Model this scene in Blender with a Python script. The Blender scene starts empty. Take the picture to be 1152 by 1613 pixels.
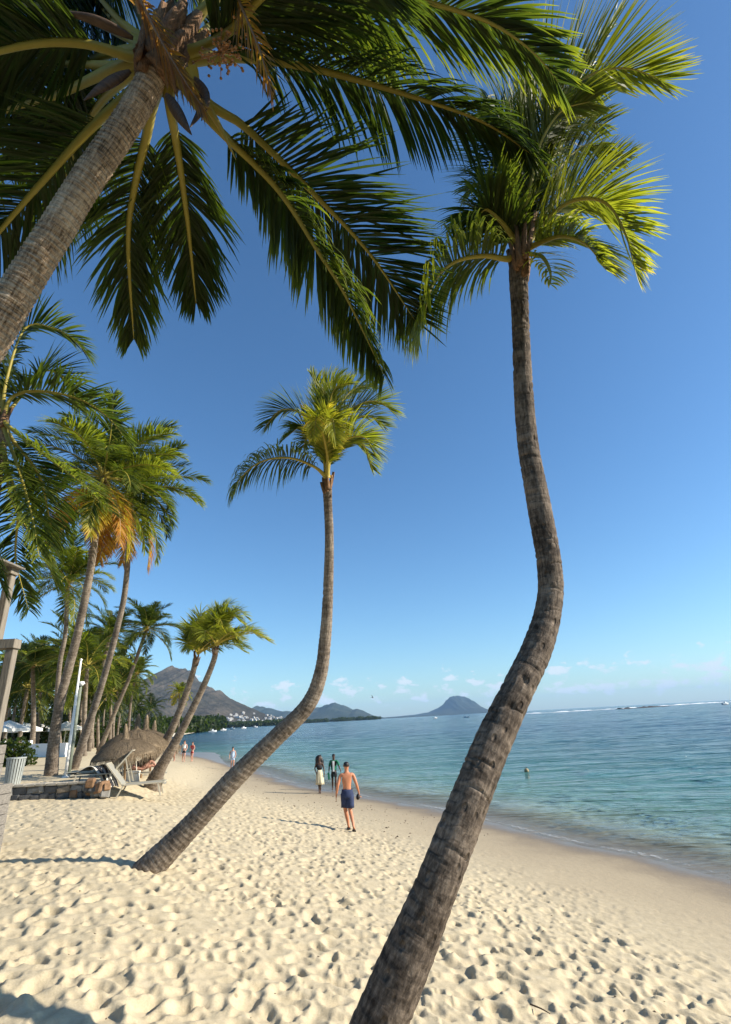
import bpy, bmesh, math, random
import numpy as np
from mathutils import Vector, Matrix

sc = bpy.context.scene
C = sc.collection
R = math.radians

# ------------------------------------------------------------------ camera
CAM = np.array((0.0, 0.0, 3.40))
F, CX, CY = 815.0, 576.0, 806.5
PITCH, ROLL = math.atan(326 / F), math.atan(0.053)
_fw = np.array((0, math.cos(PITCH), math.sin(PITCH)))
_u0 = np.array((0, -math.sin(PITCH), math.cos(PITCH)))
_r0 = np.array((1.0, 0, 0))
CR = _r0 * math.cos(ROLL) - _u0 * math.sin(ROLL)
CU = _r0 * math.sin(ROLL) + _u0 * math.cos(ROLL)
cam = bpy.data.cameras.new('camera')
cam.sensor_fit = 'VERTICAL'; cam.sensor_height = 36.0; cam.lens = F / 1613 * 36
cam.clip_start = 0.05; cam.clip_end = 90000
camo = bpy.data.objects.new('camera', cam); C.objects.link(camo)
camo.matrix_world = Matrix(((CR[0], CU[0], -_fw[0], CAM[0]), (CR[1], CU[1], -_fw[1], CAM[1]),
                            (CR[2], CU[2], -_fw[2], CAM[2]), (0, 0, 0, 1)))
sc.camera = camo

# ------------------------------------------------------------------ sky, sun, exposure
SUN_EL = R(28.5)
_sa = np.array((1.0, -0.10)); _sa /= np.linalg.norm(_sa)
SUN = Vector((_sa[0] * math.cos(SUN_EL), _sa[1] * math.cos(SUN_EL), math.sin(SUN_EL)))
world = bpy.data.worlds.new('World'); sc.world = world; world.use_nodes = True
wn, wl = world.node_tree.nodes, world.node_tree.links
wn.clear()
def N(nodes, kind, **kw):
    n = nodes.new(kind)
    for k, v in kw.items(): setattr(n, k, v)
    return n
def mth(nodes, links, op, a, b=None, c=None, clamp=False):
    n = nodes.new('ShaderNodeMath'); n.operation = op; n.use_clamp = clamp
    for i, v in enumerate((a, b, c)):
        if v is None: continue
        if isinstance(v, (int, float)): n.inputs[i].default_value = v
        else: links.new(v, n.inputs[i])
    return n.outputs[0]
def ramp(nodes, links, fac, stops, interp='LINEAR'):
    n = nodes.new('ShaderNodeValToRGB'); n.color_ramp.interpolation = interp
    e = n.color_ramp.elements
    while len(e) > 1: e.remove(e[-1])
    for i, (p, c) in enumerate(stops):
        x = e[0] if i == 0 else e.new(p)
        x.position = p; x.color = (*c, 1) if len(c) == 3 else c
    links.new(fac, n.inputs[0])
    return n.outputs[0]
sky = N(wn, 'ShaderNodeTexSky', sky_type='NISHITA', sun_disc=False, sun_elevation=SUN_EL,
        sun_rotation=math.atan2(_sa[0], _sa[1]), altitude=0, air_density=1.0, dust_density=0.4, ozone_density=3.0)
tc = N(wn, 'ShaderNodeTexCoord'); sx = N(wn, 'ShaderNodeSeparateXYZ'); wl.new(tc.outputs['Generated'], sx.inputs[0])
az = mth(wn, wl, 'ARCTAN2', sx.outputs[0], sx.outputs[1])
el = mth(wn, wl, 'ARCSINE', sx.outputs[2])
cv = N(wn, 'ShaderNodeCombineXYZ')
wl.new(mth(wn, wl, 'MULTIPLY', az, 26.0), cv.inputs[0]); wl.new(mth(wn, wl, 'MULTIPLY', el, 52.0), cv.inputs[1])
cn = N(wn, 'ShaderNodeTexNoise'); cn.inputs['Scale'].default_value = 1.0; cn.inputs['Detail'].default_value = 7
cn.inputs['Roughness'].default_value = 0.56; wl.new(cv.outputs[0], cn.inputs['Vector'])
band = N(wn, 'ShaderNodeFloatCurve')
wl.new(mth(wn, wl, 'MULTIPLY', el, 8.0, clamp=True), band.inputs[1])
bc = band.mapping.curves[0]
for p in ((0.06, 0.45), (0.2, 0.92), (0.42, 1.0), (0.6, 0.75), (0.85, 0.1)): bc.points.new(*p)
bc.points[0].location = (0, 0.0); bc.points[-1].location = (1, 0); band.mapping.update()
cl = mth(wn, wl, 'ADD', cn.outputs['Fac'], mth(wn, wl, 'MULTIPLY', mth(wn, wl, 'SUBTRACT', band.outputs[0], 1.0), 0.30))
cmask = N(wn, 'ShaderNodeMapRange', interpolation_type='SMOOTHSTEP'); wl.new(cl, cmask.inputs[0])
cmask.inputs[1].default_value = 0.50; cmask.inputs[2].default_value = 0.60; cmask.inputs[3].default_value = 0; cmask.inputs[4].default_value = 0.9
SKY_K = 0.085
hs = N(wn, 'ShaderNodeHueSaturation'); hs.inputs['Saturation'].default_value = 1.10; wl.new(sky.outputs[0], hs.inputs['Color'])
sk = N(wn, 'ShaderNodeVectorMath', operation='MULTIPLY'); sk.inputs[1].default_value = (SKY_K * 0.94, SKY_K * 1.15, SKY_K * 1.25); wl.new(hs.outputs[0], sk.inputs[0])
cm = N(wn, 'ShaderNodeMix', data_type='RGBA'); wl.new(cmask.outputs[0], cm.inputs['Factor']); wl.new(sk.outputs[0], cm.inputs['A'])
cm.inputs['B'].default_value = (0.50, 0.56, 0.61, 1)
bg = N(wn, 'ShaderNodeBackground'); bg.inputs[1].default_value = 1.0; wl.new(cm.outputs['Result'], bg.inputs[0])
wo = N(wn, 'ShaderNodeOutputWorld'); wl.new(bg.outputs[0], wo.inputs[0])
sl = bpy.data.lights.new('sun', 'SUN'); sl.energy = 5.0; sl.angle = R(0.53); sl.color = (1.0, 0.92, 0.79)
so = bpy.data.objects.new('sun', sl); C.objects.link(so); so.rotation_euler = SUN.to_track_quat('Z', 'Y').to_euler(); so.location = (40, -8, 40)
vs = sc.view_settings; vs.view_transform = 'Standard'; vs.look = 'None'; vs.gamma = 1; vs.use_curve_mapping = False
vs.exposure = 0.78
cy = sc.cycles
cy.use_denoising = True; cy.max_bounces = 8; cy.transparent_max_bounces = 16; cy.volume_bounces = 0; cy.caustics_reflective = False; cy.caustics_refractive = False

# ------------------------------------------------------------------ geometry helpers
def ray(px, py): return _fw + CR * ((px - CX) / F) - CU * ((py - CY) / F)
def at(px, py, d): return CAM + ray(px, py) * d
def on_z(px, py, z):
    r = ray(px, py); return CAM + r * ((z - CAM[2]) / r[2])
def link(o, parent=None):
    C.objects.link(o)
    if parent is not None: o.parent = parent
    return o
def tag(o, label=None, cat=None, group=None, kind=None):
    if label: o['label'] = label
    if cat: o['category'] = cat
    if group: o['group'] = group
    if kind: o['kind'] = kind
    return o
def empty(name, loc, label, cat, group=None, rz=0.0):
    o = bpy.data.objects.new(name, None); link(o); o.location = tuple(loc); o.rotation_euler = (0, 0, rz); o.empty_display_size = 0.2
    return tag(o, label, cat, group)
def npmesh(name, V, Q, smooth=True, attrs=None, mats=None):
    V = np.asarray(V, np.float32).reshape(-1, 3); Q = np.asarray(Q, np.int32)
    me = bpy.data.meshes.new(name); k = Q.shape[1]
    me.vertices.add(len(V)); me.vertices.foreach_set('co', V.ravel())
    me.loops.add(Q.size); me.loops.foreach_set('vertex_index', Q.ravel())
    me.polygons.add(len(Q)); me.polygons.foreach_set('loop_start', np.arange(0, Q.size, k, dtype=np.int32))
    me.polygons.foreach_set('loop_total', np.full(len(Q), k, np.int32))
    me.polygons.foreach_set('use_smooth', np.full(len(Q), smooth, bool))
    me.update(calc_edges=True)
    for an, av in (attrs or {}).items():
        av = np.asarray(av, np.float32)
        if av.ndim == 1:
            me.attributes.new(an, 'FLOAT', 'POINT').data.foreach_set('value', av)
        else:
            me.attributes.new(an, 'FLOAT_VECTOR', 'POINT').data.foreach_set('vector', av.ravel())
    return me
def grid_quads(nr, nc, wrap=False):
    i, j = np.meshgrid(np.arange(nr - 1), np.arange(nc if wrap else nc - 1), indexing='ij')
    a = i * nc + j; b = i * nc + (j + 1) % nc; c = (i + 1) * nc + (j + 1) % nc; d = (i + 1) * nc + j
    return np.stack([a, b, c, d], -1).reshape(-1, 4)
def obj(name, me, mat, parent=None):
    o = bpy.data.objects.new(name, me)
    if mat is not None and not me.materials: me.materials.append(mat)
    return link(o, parent)
class MB:
    """collects simple solids into one mesh"""
    def __init__(s): s.v, s.f = [], []
    def add(s, v, f):
        b = len(s.v); s.v += [tuple(map(float, p)) for p in v]; s.f += [tuple(i + b for i in q) for q in f]; return s
    def box(s, c, h, rz=0.0, m=None):
        c = np.array(c, float); h = np.array(h, float)
        M = np.array(((math.cos(rz), -math.sin(rz), 0), (math.sin(rz), math.cos(rz), 0), (0, 0, 1))) if m is None else np.array(m)
        v = [c + M @ (h * np.array(q)) for q in ((-1,-1,-1),(1,-1,-1),(1,1,-1),(-1,1,-1),(-1,-1,1),(1,-1,1),(1,1,1),(-1,1,1))]
        return s.add(v, [(0,3,2,1),(4,5,6,7),(0,1,5,4),(1,2,6,5),(2,3,7,6),(3,0,4,7)])
    def bar(s, a, b, w, t=None, upv=(0, 0, 1)):
        a, b = np.array(a, float), np.array(b, float); t = w if t is None else t
        z = b - a; L = np.linalg.norm(z); z /= L
        x = np.cross(z, upv)
        if np.linalg.norm(x) < 1e-3: x = np.cross(z, (0, 1, 0))
        x /= np.linalg.norm(x); y = np.cross(z, x)
        return s.box((a + b) / 2, (w / 2, t / 2, L / 2), m=np.stack([x, y, z], 1))
    def tube(s, pts, rad, n=8, cap=True):
        pts = np.array(pts, float); rad = np.broadcast_to(np.array(rad, float), (len(pts),))
        T = np.gradient(pts, axis=0); T /= np.linalg.norm(T, axis=1)[:, None]
        v = []
        x = np.cross(T[0], (0.3, 1, 0.2)); x /= np.linalg.norm(x)
        for p, t, r in zip(pts, T, rad):
            x = x - t * x.dot(t); x /= np.linalg.norm(x); y = np.cross(t, x)
            v += [p + r * (x * math.cos(k * 2 * math.pi / n) + y * math.sin(k * 2 * math.pi / n)) for k in range(n)]
        f = [tuple(q) for q in grid_quads(len(pts), n, True)]
        if cap: f += [tuple(range(n))[::-1], tuple((len(pts) - 1) * n + k for k in range(n))]
        return s.add(v, f)
    def lathe(s, prof, n=16, c=(0, 0, 0)):
        v = [(c[0] + r * math.cos(k * 2 * math.pi / n), c[1] + r * math.sin(k * 2 * math.pi / n), c[2] + z) for r, z in prof for k in range(n)]
        f = [tuple(q) for q in grid_quads(len(prof), n, True)]
        f += [tuple(range(n))[::-1], tuple((len(prof) - 1) * n + k for k in range(n))]
        return s.add(v, f)
    def mesh(s, name, smooth=False, bevel=0.0):
        me = bpy.data.meshes.new(name); me.from_pydata(s.v, [], s.f)
        if bevel:
            bm = bmesh.new(); bm.from_mesh(me)
            bmesh.ops.bevel(bm, geom=bm.edges[:], offset=bevel, segments=2, affect='EDGES', clamp_overlap=True)
            bm.to_mesh(me); bm.free()
        me.polygons.foreach_set('use_smooth', np.full(len(me.polygons), smooth, bool)); me.update()
        return me
    def build(s, name, mat, parent=None, smooth=False, bevel=0.0): return obj(name, s.mesh(name, smooth, bevel), mat, parent)
def spline(P, n):
    """Catmull-Rom through P (k,m), resampled to n points of equal arc length"""
    P = np.array(P, float); k = len(P)
    Q = np.vstack([2 * P[0] - P[1], P, 2 * P[-1] - P[-2]])
    out = []
    for i in range(k - 1):
        p0, p1, p2, p3 = Q[i:i + 4]; t = np.linspace(0, 1, 24, endpoint=False)[:, None]
        out.append(0.5 * (2 * p1 + (p2 - p0) * t + (2 * p0 - 5 * p1 + 4 * p2 - p3) * t ** 2 + (3 * p1 - p0 - 3 * p2 + p3) * t ** 3))
    out = np.vstack(out + [P[-1:]])
    s = np.r_[0, np.cumsum(np.linalg.norm(np.diff(out[:, :3], axis=0), axis=1))]
    u = np.linspace(0, s[-1], n)
    return np.stack([np.interp(u, s, out[:, j]) for j in range(P.shape[1])], 1)
def nrm(v): return v / np.maximum(np.linalg.norm(v, axis=-1, keepdims=True), 1e-9)
def sstep(a, b, x):
    t = np.clip((x - a) / (b - a), 0, 1); return t * t * (3 - 2 * t)
def vnoise(x, y, seed=0):
    """smooth value noise in numpy"""
    xi, yi = np.floor(x).astype(np.int64), np.floor(y).astype(np.int64); fx, fy = x - xi, y - yi
    fx, fy = fx * fx * (3 - 2 * fx), fy * fy * (3 - 2 * fy)
    def hsh(a, b):
        n = (a * 374761393 + b * 668265263 + seed * 1274126177) & 0x7fffffff
        n = ((n ^ (n >> 13)) * 1274126177) & 0x7fffffff
        return ((n ^ (n >> 16)) & 0xffff) / 65535.0
    return (hsh(xi, yi) * (1 - fx) + hsh(xi + 1, yi) * fx) * (1 - fy) + (hsh(xi, yi + 1) * (1 - fx) + hsh(xi + 1, yi + 1) * fx) * fy
def fbm(x, y, seed=0, oct=4):
    return sum(vnoise(x * 2 ** o, y * 2 ** o, seed + o) * 0.5 ** o for o in range(oct)) / sum(0.5 ** o for o in range(oct))

# ------------------------------------------------------------------ materials
def mat(name):
    m = bpy.data.materials.new(name); m.use_nodes = True
    nt = m.node_tree; b = nt.nodes['Principled BSDF']
    return m, nt.nodes, nt.links, b
def noise(nd, lk, scale, detail=4, rough=0.55, vec=None, dist=0.0):
    n = nd.new('ShaderNodeTexNoise'); n.inputs['Scale'].default_value = scale; n.inputs['Detail'].default_value = detail
    n.inputs['Roughness'].default_value = rough; n.inputs['Distortion'].default_value = dist
    if vec is not None: lk.new(vec, n.inputs['Vector'])
    return n.outputs['Fac']
def bump(nd, lk, h, strength, dist, prev=None):
    n = nd.new('ShaderNodeBump'); n.inputs['Strength'].default_value = strength; n.inputs['Distance'].default_value = dist
    lk.new(h, n.inputs['Height'])
    if prev is not None: lk.new(prev, n.inputs['Normal'])
    return n.outputs[0]
def simple(name, col, rough=0.7, var=0.25, scale=6.0, bmp=0.0, spec=0.4, stretch=None, metal=0.0):
    m, nd, lk, b = mat(name)
    t = nd.new('ShaderNodeTexCoord'); vec = t.outputs['Object']
    if stretch:
        mp = nd.new('ShaderNodeMapping'); mp.inputs['Scale'].default_value = stretch; lk.new(vec, mp.inputs[0]); vec = mp.outputs[0]
    f = noise(nd, lk, scale, 5, 0.6, vec)
    c = np.array(col)
    lk.new(ramp(nd, lk, f, [(0.25, tuple(c * (1 - var))), (0.75, tuple(np.minimum(c * (1 + var), 0.95)))]), b.inputs['Base Color'])
    b.inputs['Roughness'].default_value = rough; b.inputs['Specular IOR Level'].default_value = spec; b.inputs['Metallic'].default_value = metal
    if bmp: lk.new(bump(nd, lk, f, bmp, 0.02), b.inputs['Normal'])
    return m

def make_leaf():
    m, nd, lk, b = mat('palm_leaf')
    a = N(nd, 'ShaderNodeAttribute', attribute_name='tint')
    t = nd.new('ShaderNodeTexCoord')
    f = noise(nd, lk, 9, 3, 0.6, t.outputs['Object'])
    v = mth(nd, lk, 'ADD', a.outputs['Fac'], mth(nd, lk, 'MULTIPLY', mth(nd, lk, 'SUBTRACT', f, 0.5), 0.10))
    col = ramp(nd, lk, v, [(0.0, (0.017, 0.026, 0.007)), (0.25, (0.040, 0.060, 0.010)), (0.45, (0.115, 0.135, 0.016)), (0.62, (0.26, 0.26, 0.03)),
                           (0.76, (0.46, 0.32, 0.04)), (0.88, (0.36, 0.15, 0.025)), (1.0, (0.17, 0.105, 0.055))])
    lk.new(col, b.inputs['Base Color']); b.inputs['Roughness'].default_value = 0.5; b.inputs['Specular IOR Level'].default_value = 0.28
    tr = nd.new('ShaderNodeBsdfTranslucent')
    tcol = N(nd, 'ShaderNodeMix', data_type='RGBA', blend_type='MULTIPLY'); tcol.inputs['Factor'].default_value = 1
    lk.new(col, tcol.inputs['A']); tcol.inputs['B'].default_value = (2.1, 2.2, 1.0, 1); lk.new(tcol.outputs['Result'], tr.inputs['Color'])
    mx = nd.new('ShaderNodeMixShader'); mx.inputs[0].default_value = 0.48
    lk.new(b.outputs[0], mx.inputs[1]); lk.new(tr.outputs[0], mx.inputs[2]); lk.new(mx.outputs[0], nd['Material Output'].inputs[0])
    return m
LEAF = make_leaf()
def make_petiole():
    m, nd, lk, b = mat('palm_petiole')
    a = N(nd, 'ShaderNodeAttribute', attribute_name='tint'); t = nd.new('ShaderNodeTexCoord')
    f = noise(nd, lk, 14, 4, 0.6, t.outputs['Object'])
    v = mth(nd, lk, 'ADD', a.outputs['Fac'], mth(nd, lk, 'MULTIPLY', mth(nd, lk, 'SUBTRACT', f, 0.5), 0.2))
    lk.new(ramp(nd, lk, v, [(0.0, (0.09, 0.09, 0.02)), (0.35, (0.25, 0.20, 0.025)), (0.6, (0.38, 0.30, 0.04)), (0.85, (0.34, 0.19, 0.06)), (1.0, (0.22, 0.14, 0.08))]), b.inputs['Base Color'])
    b.inputs['Roughness'].default_value = 0.58
    return m
PET = make_petiole()
def make_bark(name, lo, mid, hi, pit=0.0, ring=22.0, ringamt=0.5):
    m, nd, lk, b = mat(name)
    a = N(nd, 'ShaderNodeAttribute', attribute_name='bc'); vec = a.outputs['Vector']
    def mp(s):
        n = nd.new('ShaderNodeMapping'); n.inputs['Scale'].default_value = s; lk.new(vec, n.inputs[0]); return n.outputs[0]
    big = noise(nd, lk, 2.2, 5, 0.65, mp((1, 1, 0.8)))
    fib = noise(nd, lk, 1.0, 6, 0.72, mp((38, 38, 11)))
    rg = noise(nd, lk, 1.0, 4, 0.65, mp((2.5, 2.5, ring)), 0.3)
    mix = mth(nd, lk, 'ADD', mth(nd, lk, 'MULTIPLY', big, 0.26), mth(nd, lk, 'ADD', mth(nd, lk, 'MULTIPLY', fib, 0.46), mth(nd, lk, 'MULTIPLY', rg, 0.28)))
    col = ramp(nd, lk, mix, [(0.40, lo), (0.49, mid), (0.585, hi)])
    h = mth(nd, lk, 'ADD', mth(nd, lk, 'MULTIPLY', rg, ringamt), mth(nd, lk, 'MULTIPLY', fib, 0.5))
    if pit:
        vo = nd.new('ShaderNodeTexVoronoi'); vo.inputs['Scale'].default_value = 1.0; lk.new(mp((13, 13, 7)), vo.inputs['Vector'])
        vo.inputs['Randomness'].default_value = 1.0
        pm = N(nd, 'ShaderNodeMapRange', interpolation_type='SMOOTHSTEP'); lk.new(vo.outputs['Distance'], pm.inputs[0])
        pm.inputs[1].default_value = 0.10; pm.inputs[2].default_value = 0.26; pm.inputs[3].default_value = -0.6; pm.inputs[4].default_value = 0
        h = mth(nd, lk, 'ADD', h, mth(nd, lk, 'MULTIPLY', pm.outputs[0], pit))
    sc_ = N(nd, 'ShaderNodeAttribute', attribute_name='scar'); dk = N(nd, 'ShaderNodeMix', data_type='RGBA'); lk.new(mth(nd, lk, 'MULTIPLY', sc_.outputs['Fac'], 0.75), dk.inputs['Factor']); lk.new(col, dk.inputs['A']); dk.inputs['B'].default_value = (*[v * .7 for v in lo], 1)
    lk.new(dk.outputs['Result'], b.inputs['Base Color'])
    lk.new(bump(nd, lk, h, 0.9, 0.03), b.inputs['Normal']); b.inputs['Roughness'].default_value = 0.9; b.inputs['Specular IOR Level'].default_value = 0.2
    return m
BARK_NEAR = make_bark('bark_weathered', (0.030, 0.022, 0.016), (0.105, 0.080, 0.060), (0.235, 0.185, 0.14), 1.2, 14, 0.25)
BARK_A = make_bark('bark_pale', (0.10, 0.066, 0.04), (0.44, 0.315, 0.205), (0.70, 0.55, 0.39), 0.0, 42, 1.2)
BARK = make_bark('bark_grey', (0.07, 0.055, 0.042), (0.18, 0.142, 0.108), (0.32, 0.265, 0.205), 0.0, 20)
FIBRE = simple('crown_fibre', (0.20, 0.11, 0.055), 0.9, 0.6, 20, 0.8, stretch=(3, 3, 1))
# ------------------------------------------------------------------ terrain shape
SHORE_PX = [(1152, 1383), (1116, 1371), (1058, 1356), (941, 1334), (857, 1315), (780, 1294), (705, 1277), (640, 1265), (575, 1254),
            (523, 1245), (482, 1238), (440, 1227), (409, 1215), (367, 1206), (330, 1199.5), (305, 1195), (286, 1190)]
_sp = np.array([on_z(x, y, 0.0)[:2] for x, y in SHORE_PX])
_a = _sp[0] + (_sp[0] - _sp[3]) / np.linalg.norm(_sp[0] - _sp[3]) * 120
_b = _sp[-1] + np.array((-25.0, 22.0)); _c = _b + np.array((-160.0, 110.0)); _d = _c + np.array((-500., 300.))
_core = spline(_sp, 40)
SHORE = np.vstack([_a, _core, _b, _c, _d])
def shore_d(x, y):
    """signed distance to the waterline, positive on land"""
    P = np.stack([np.ravel(x), np.ravel(y)], 1).astype(float)
    best = np.full(len(P), 1e18); sg = np.ones(len(P))
    for a, b in zip(SHORE[:-1], SHORE[1:]):
        e = b - a; w = P - a; t = np.clip(w @ e / (e @ e), 0, 1)
        q = w - t[:, None] * e; d2 = (q * q).sum(1); m = d2 < best
        best[m] = d2[m]; sg[m] = np.sign(e[0] * w[m, 1] - e[1] * w[m, 0])
    return (np.sqrt(best) * sg).reshape(np.shape(x))
WALL_Y0, WALL_XR, WALL_XL = 0, 0, 0
_pd = np.array([-400, -60, -20, -6, 0, 3, 5, 8, 12, 16, 22, 40, 300.])
_pz = np.array([-4, -2.6, -1.1, -0.35, 0, 0.19, 0.38, 0.93, 1.62, 1.72, 1.72, 1.75, 1.95])
_gx = np.linspace(-400, 300, 7001); _gz = np.interp(_gx, _pd, _pz)
_k = np.hanning(21); _k /= _k.sum(); _gz = np.convolve(np.pad(_gz, 10, mode='edge'), _k, 'valid')
def base_h(x, y):
    d = shore_d(x, y); return np.interp(d, _gx, _gz)
_wl = on_z(8, 1257, 1.72); _wr = on_z(160, 1251, 1.72)
TERR = 0.32
def terrace(x, y):
    xr, yw = _wr[0], (_wl[1] + _wr[1]) / 2
    return TERR * sstep(yw + 0.02, yw + 0.30, y) * (1 - sstep(xr - 0.35, xr + 1.4 + 0.06 * np.maximum(y - yw, 0), x + 0.25 * (y - yw)))
def hgt(x, y): return base_h(x, y) + terrace(x, y)
def hz(x, y): return float(hgt(np.array([x]), np.array([y]))[0])
def ground(px, py):
    r = ray(px, py); t = np.r_[np.linspace(1, 60, 1200), np.linspace(60, 400, 1500)]
    P = CAM + r * t[:, None]; g = P[:, 2] - hgt(P[:, 0], P[:, 1]); i = np.argmax(g < 0)
    if g[i] >= 0: i = len(t) - 1
    a, b = t[i - 1], t[i]; w = g[i - 1] / max(g[i - 1] - g[i], 1e-9)
    p = CAM + r * (a + (b - a) * w); p[2] = hz(p[0], p[1]); return p
def base_at(px, Y):
    """ground point Y metres ahead whose foot stands at image column px"""
    x = (px - CX) / F * Y
    for _ in range(12):
        z = hz(x, Y); v = np.array((x, Y, z)) - CAM; q = CX + F * (v @ CR) / (v @ _fw); x += (px - q) / F * (v @ _fw)
    return np.array((x, Y, hz(x, Y)))
def depth_of(p): return float((np.array(p) - CAM) @ _fw)

# footprints pressed into the dry sand, as a fine height map
rng = np.random.default_rng(7)
HX0, HX1, HY0, HY1, HS = -16.0, 9.0, 0.0, 34.0, 0.025
nx, ny = int((HX1 - HX0) / HS), int((HY1 - HY0) / HS)
FM = np.zeros((ny, nx), np.float32)
def stamp(cx, cy, L, W, ang, dep, rim):
    rad = max(L, W) * 1.9; i0 = int((cx - rad - HX0) / HS); i1 = int((cx + rad - HX0) / HS); j0 = int((cy - rad - HY0) / HS); j1 = int((cy + rad - HY0) / HS)
    i0, j0 = max(i0, 0), max(j0, 0); i1, j1 = min(i1, nx), min(j1, ny)
    if i1 <= i0 or j1 <= j0: return
    X = HX0 + (np.arange(i0, i1) + .5) * HS - cx; Y = HY0 + (np.arange(j0, j1) + .5) * HS - cy
    X, Y = np.meshgrid(X, Y); ca, sa = math.cos(ang), math.sin(ang)
    U = (X * ca + Y * sa) / L; V = (-X * sa + Y * ca) / (W * (1 - 0.25 * np.clip((X * ca + Y * sa) / L, -1, 1)))
    r = np.sqrt(U * U + V * V)
    pit = -dep * (1 - sstep(0.58, 1.0, r)) * (1 + 0.5 * U)
    rm = rim * np.exp(-((r - 1.22) / 0.26) ** 2)
    P = FM[j0:j1, i0:i1]
    w = 1 - sstep(0.5, 1.15, r)
    P[:] = P * (1 - 0.75 * w) + pit + rm
_dy, _dx = np.meshgrid(np.arange(0, 35, .25), np.arange(-16, 10, .25), indexing='ij'); DENS = fbm(_dx * .45, _dy * .45, 31, 2)
for k in range(44000):
    y = 1.2 + 32.5 * rng.random() ** 1.15; x = rng.uniform(-15, 7)
    ang = rng.choice([1.9, -1.2]) + rng.normal(0, 0.75)
    near = max(0.0, 1 - y / 11) * sstep(4.5, -1.5, np.array(x))
    s = rng.uniform(0.55, 1.2) * (1 + 0.25 * near)
    if DENS[int(y / .25), int((x + 16) / .25)] < rng.uniform(.18, .52): continue
    if rng.random() < .62: s *= rng.uniform(.3, .65)
    stamp(x, y, 0.128 * s, 0.066 * s * rng.uniform(0.8, 1.5), ang, rng.uniform(0.015, 0.052) * s ** .8, rng.uniform(0.004, 0.013))
_ix = (np.arange(nx) + .5) * HS + HX0; _iy = (np.arange(ny) + .5) * HS + HY0
_X, _Y = np.meshgrid(_ix, _iy)
FM += 0.012 * (fbm(_X * 17, _Y * 17, 13, 2) - .5) + 0.030 * (fbm(_X * 2.2, _Y * 2.2, 3, 3) - .5) + 0.026 * (fbm(_X * 8, _Y * 8, 9, 2) - .5)
FM[1:-1, 1:-1] = (FM[1:-1, 1:-1] * 4 + FM[:-2, 1:-1] + FM[2:, 1:-1] + FM[1:-1, :-2] + FM[1:-1, 2:]) / 8
def foot(x, y):
    fx = np.clip((x - HX0) / HS - .5, 0, nx - 1.001); fy = np.clip((y - HY0) / HS - .5, 0, ny - 1.001)
    i, j = fx.astype(int), fy.astype(int); u, v = fx - i, fy - j
    z = (FM[j, i] * (1 - u) + FM[j, i + 1] * u) * (1 - v) + (FM[j + 1, i] * (1 - u) + FM[j + 1, i + 1] * u) * v
    inside = sstep(HX0, HX0 + 2, x) * (1 - sstep(HX1 - 1, HX1, x)) * (1 - sstep(HY1 - 6, HY1, y)) * sstep(HY0, HY0 + 0.5, y)
    return z * inside

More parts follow.
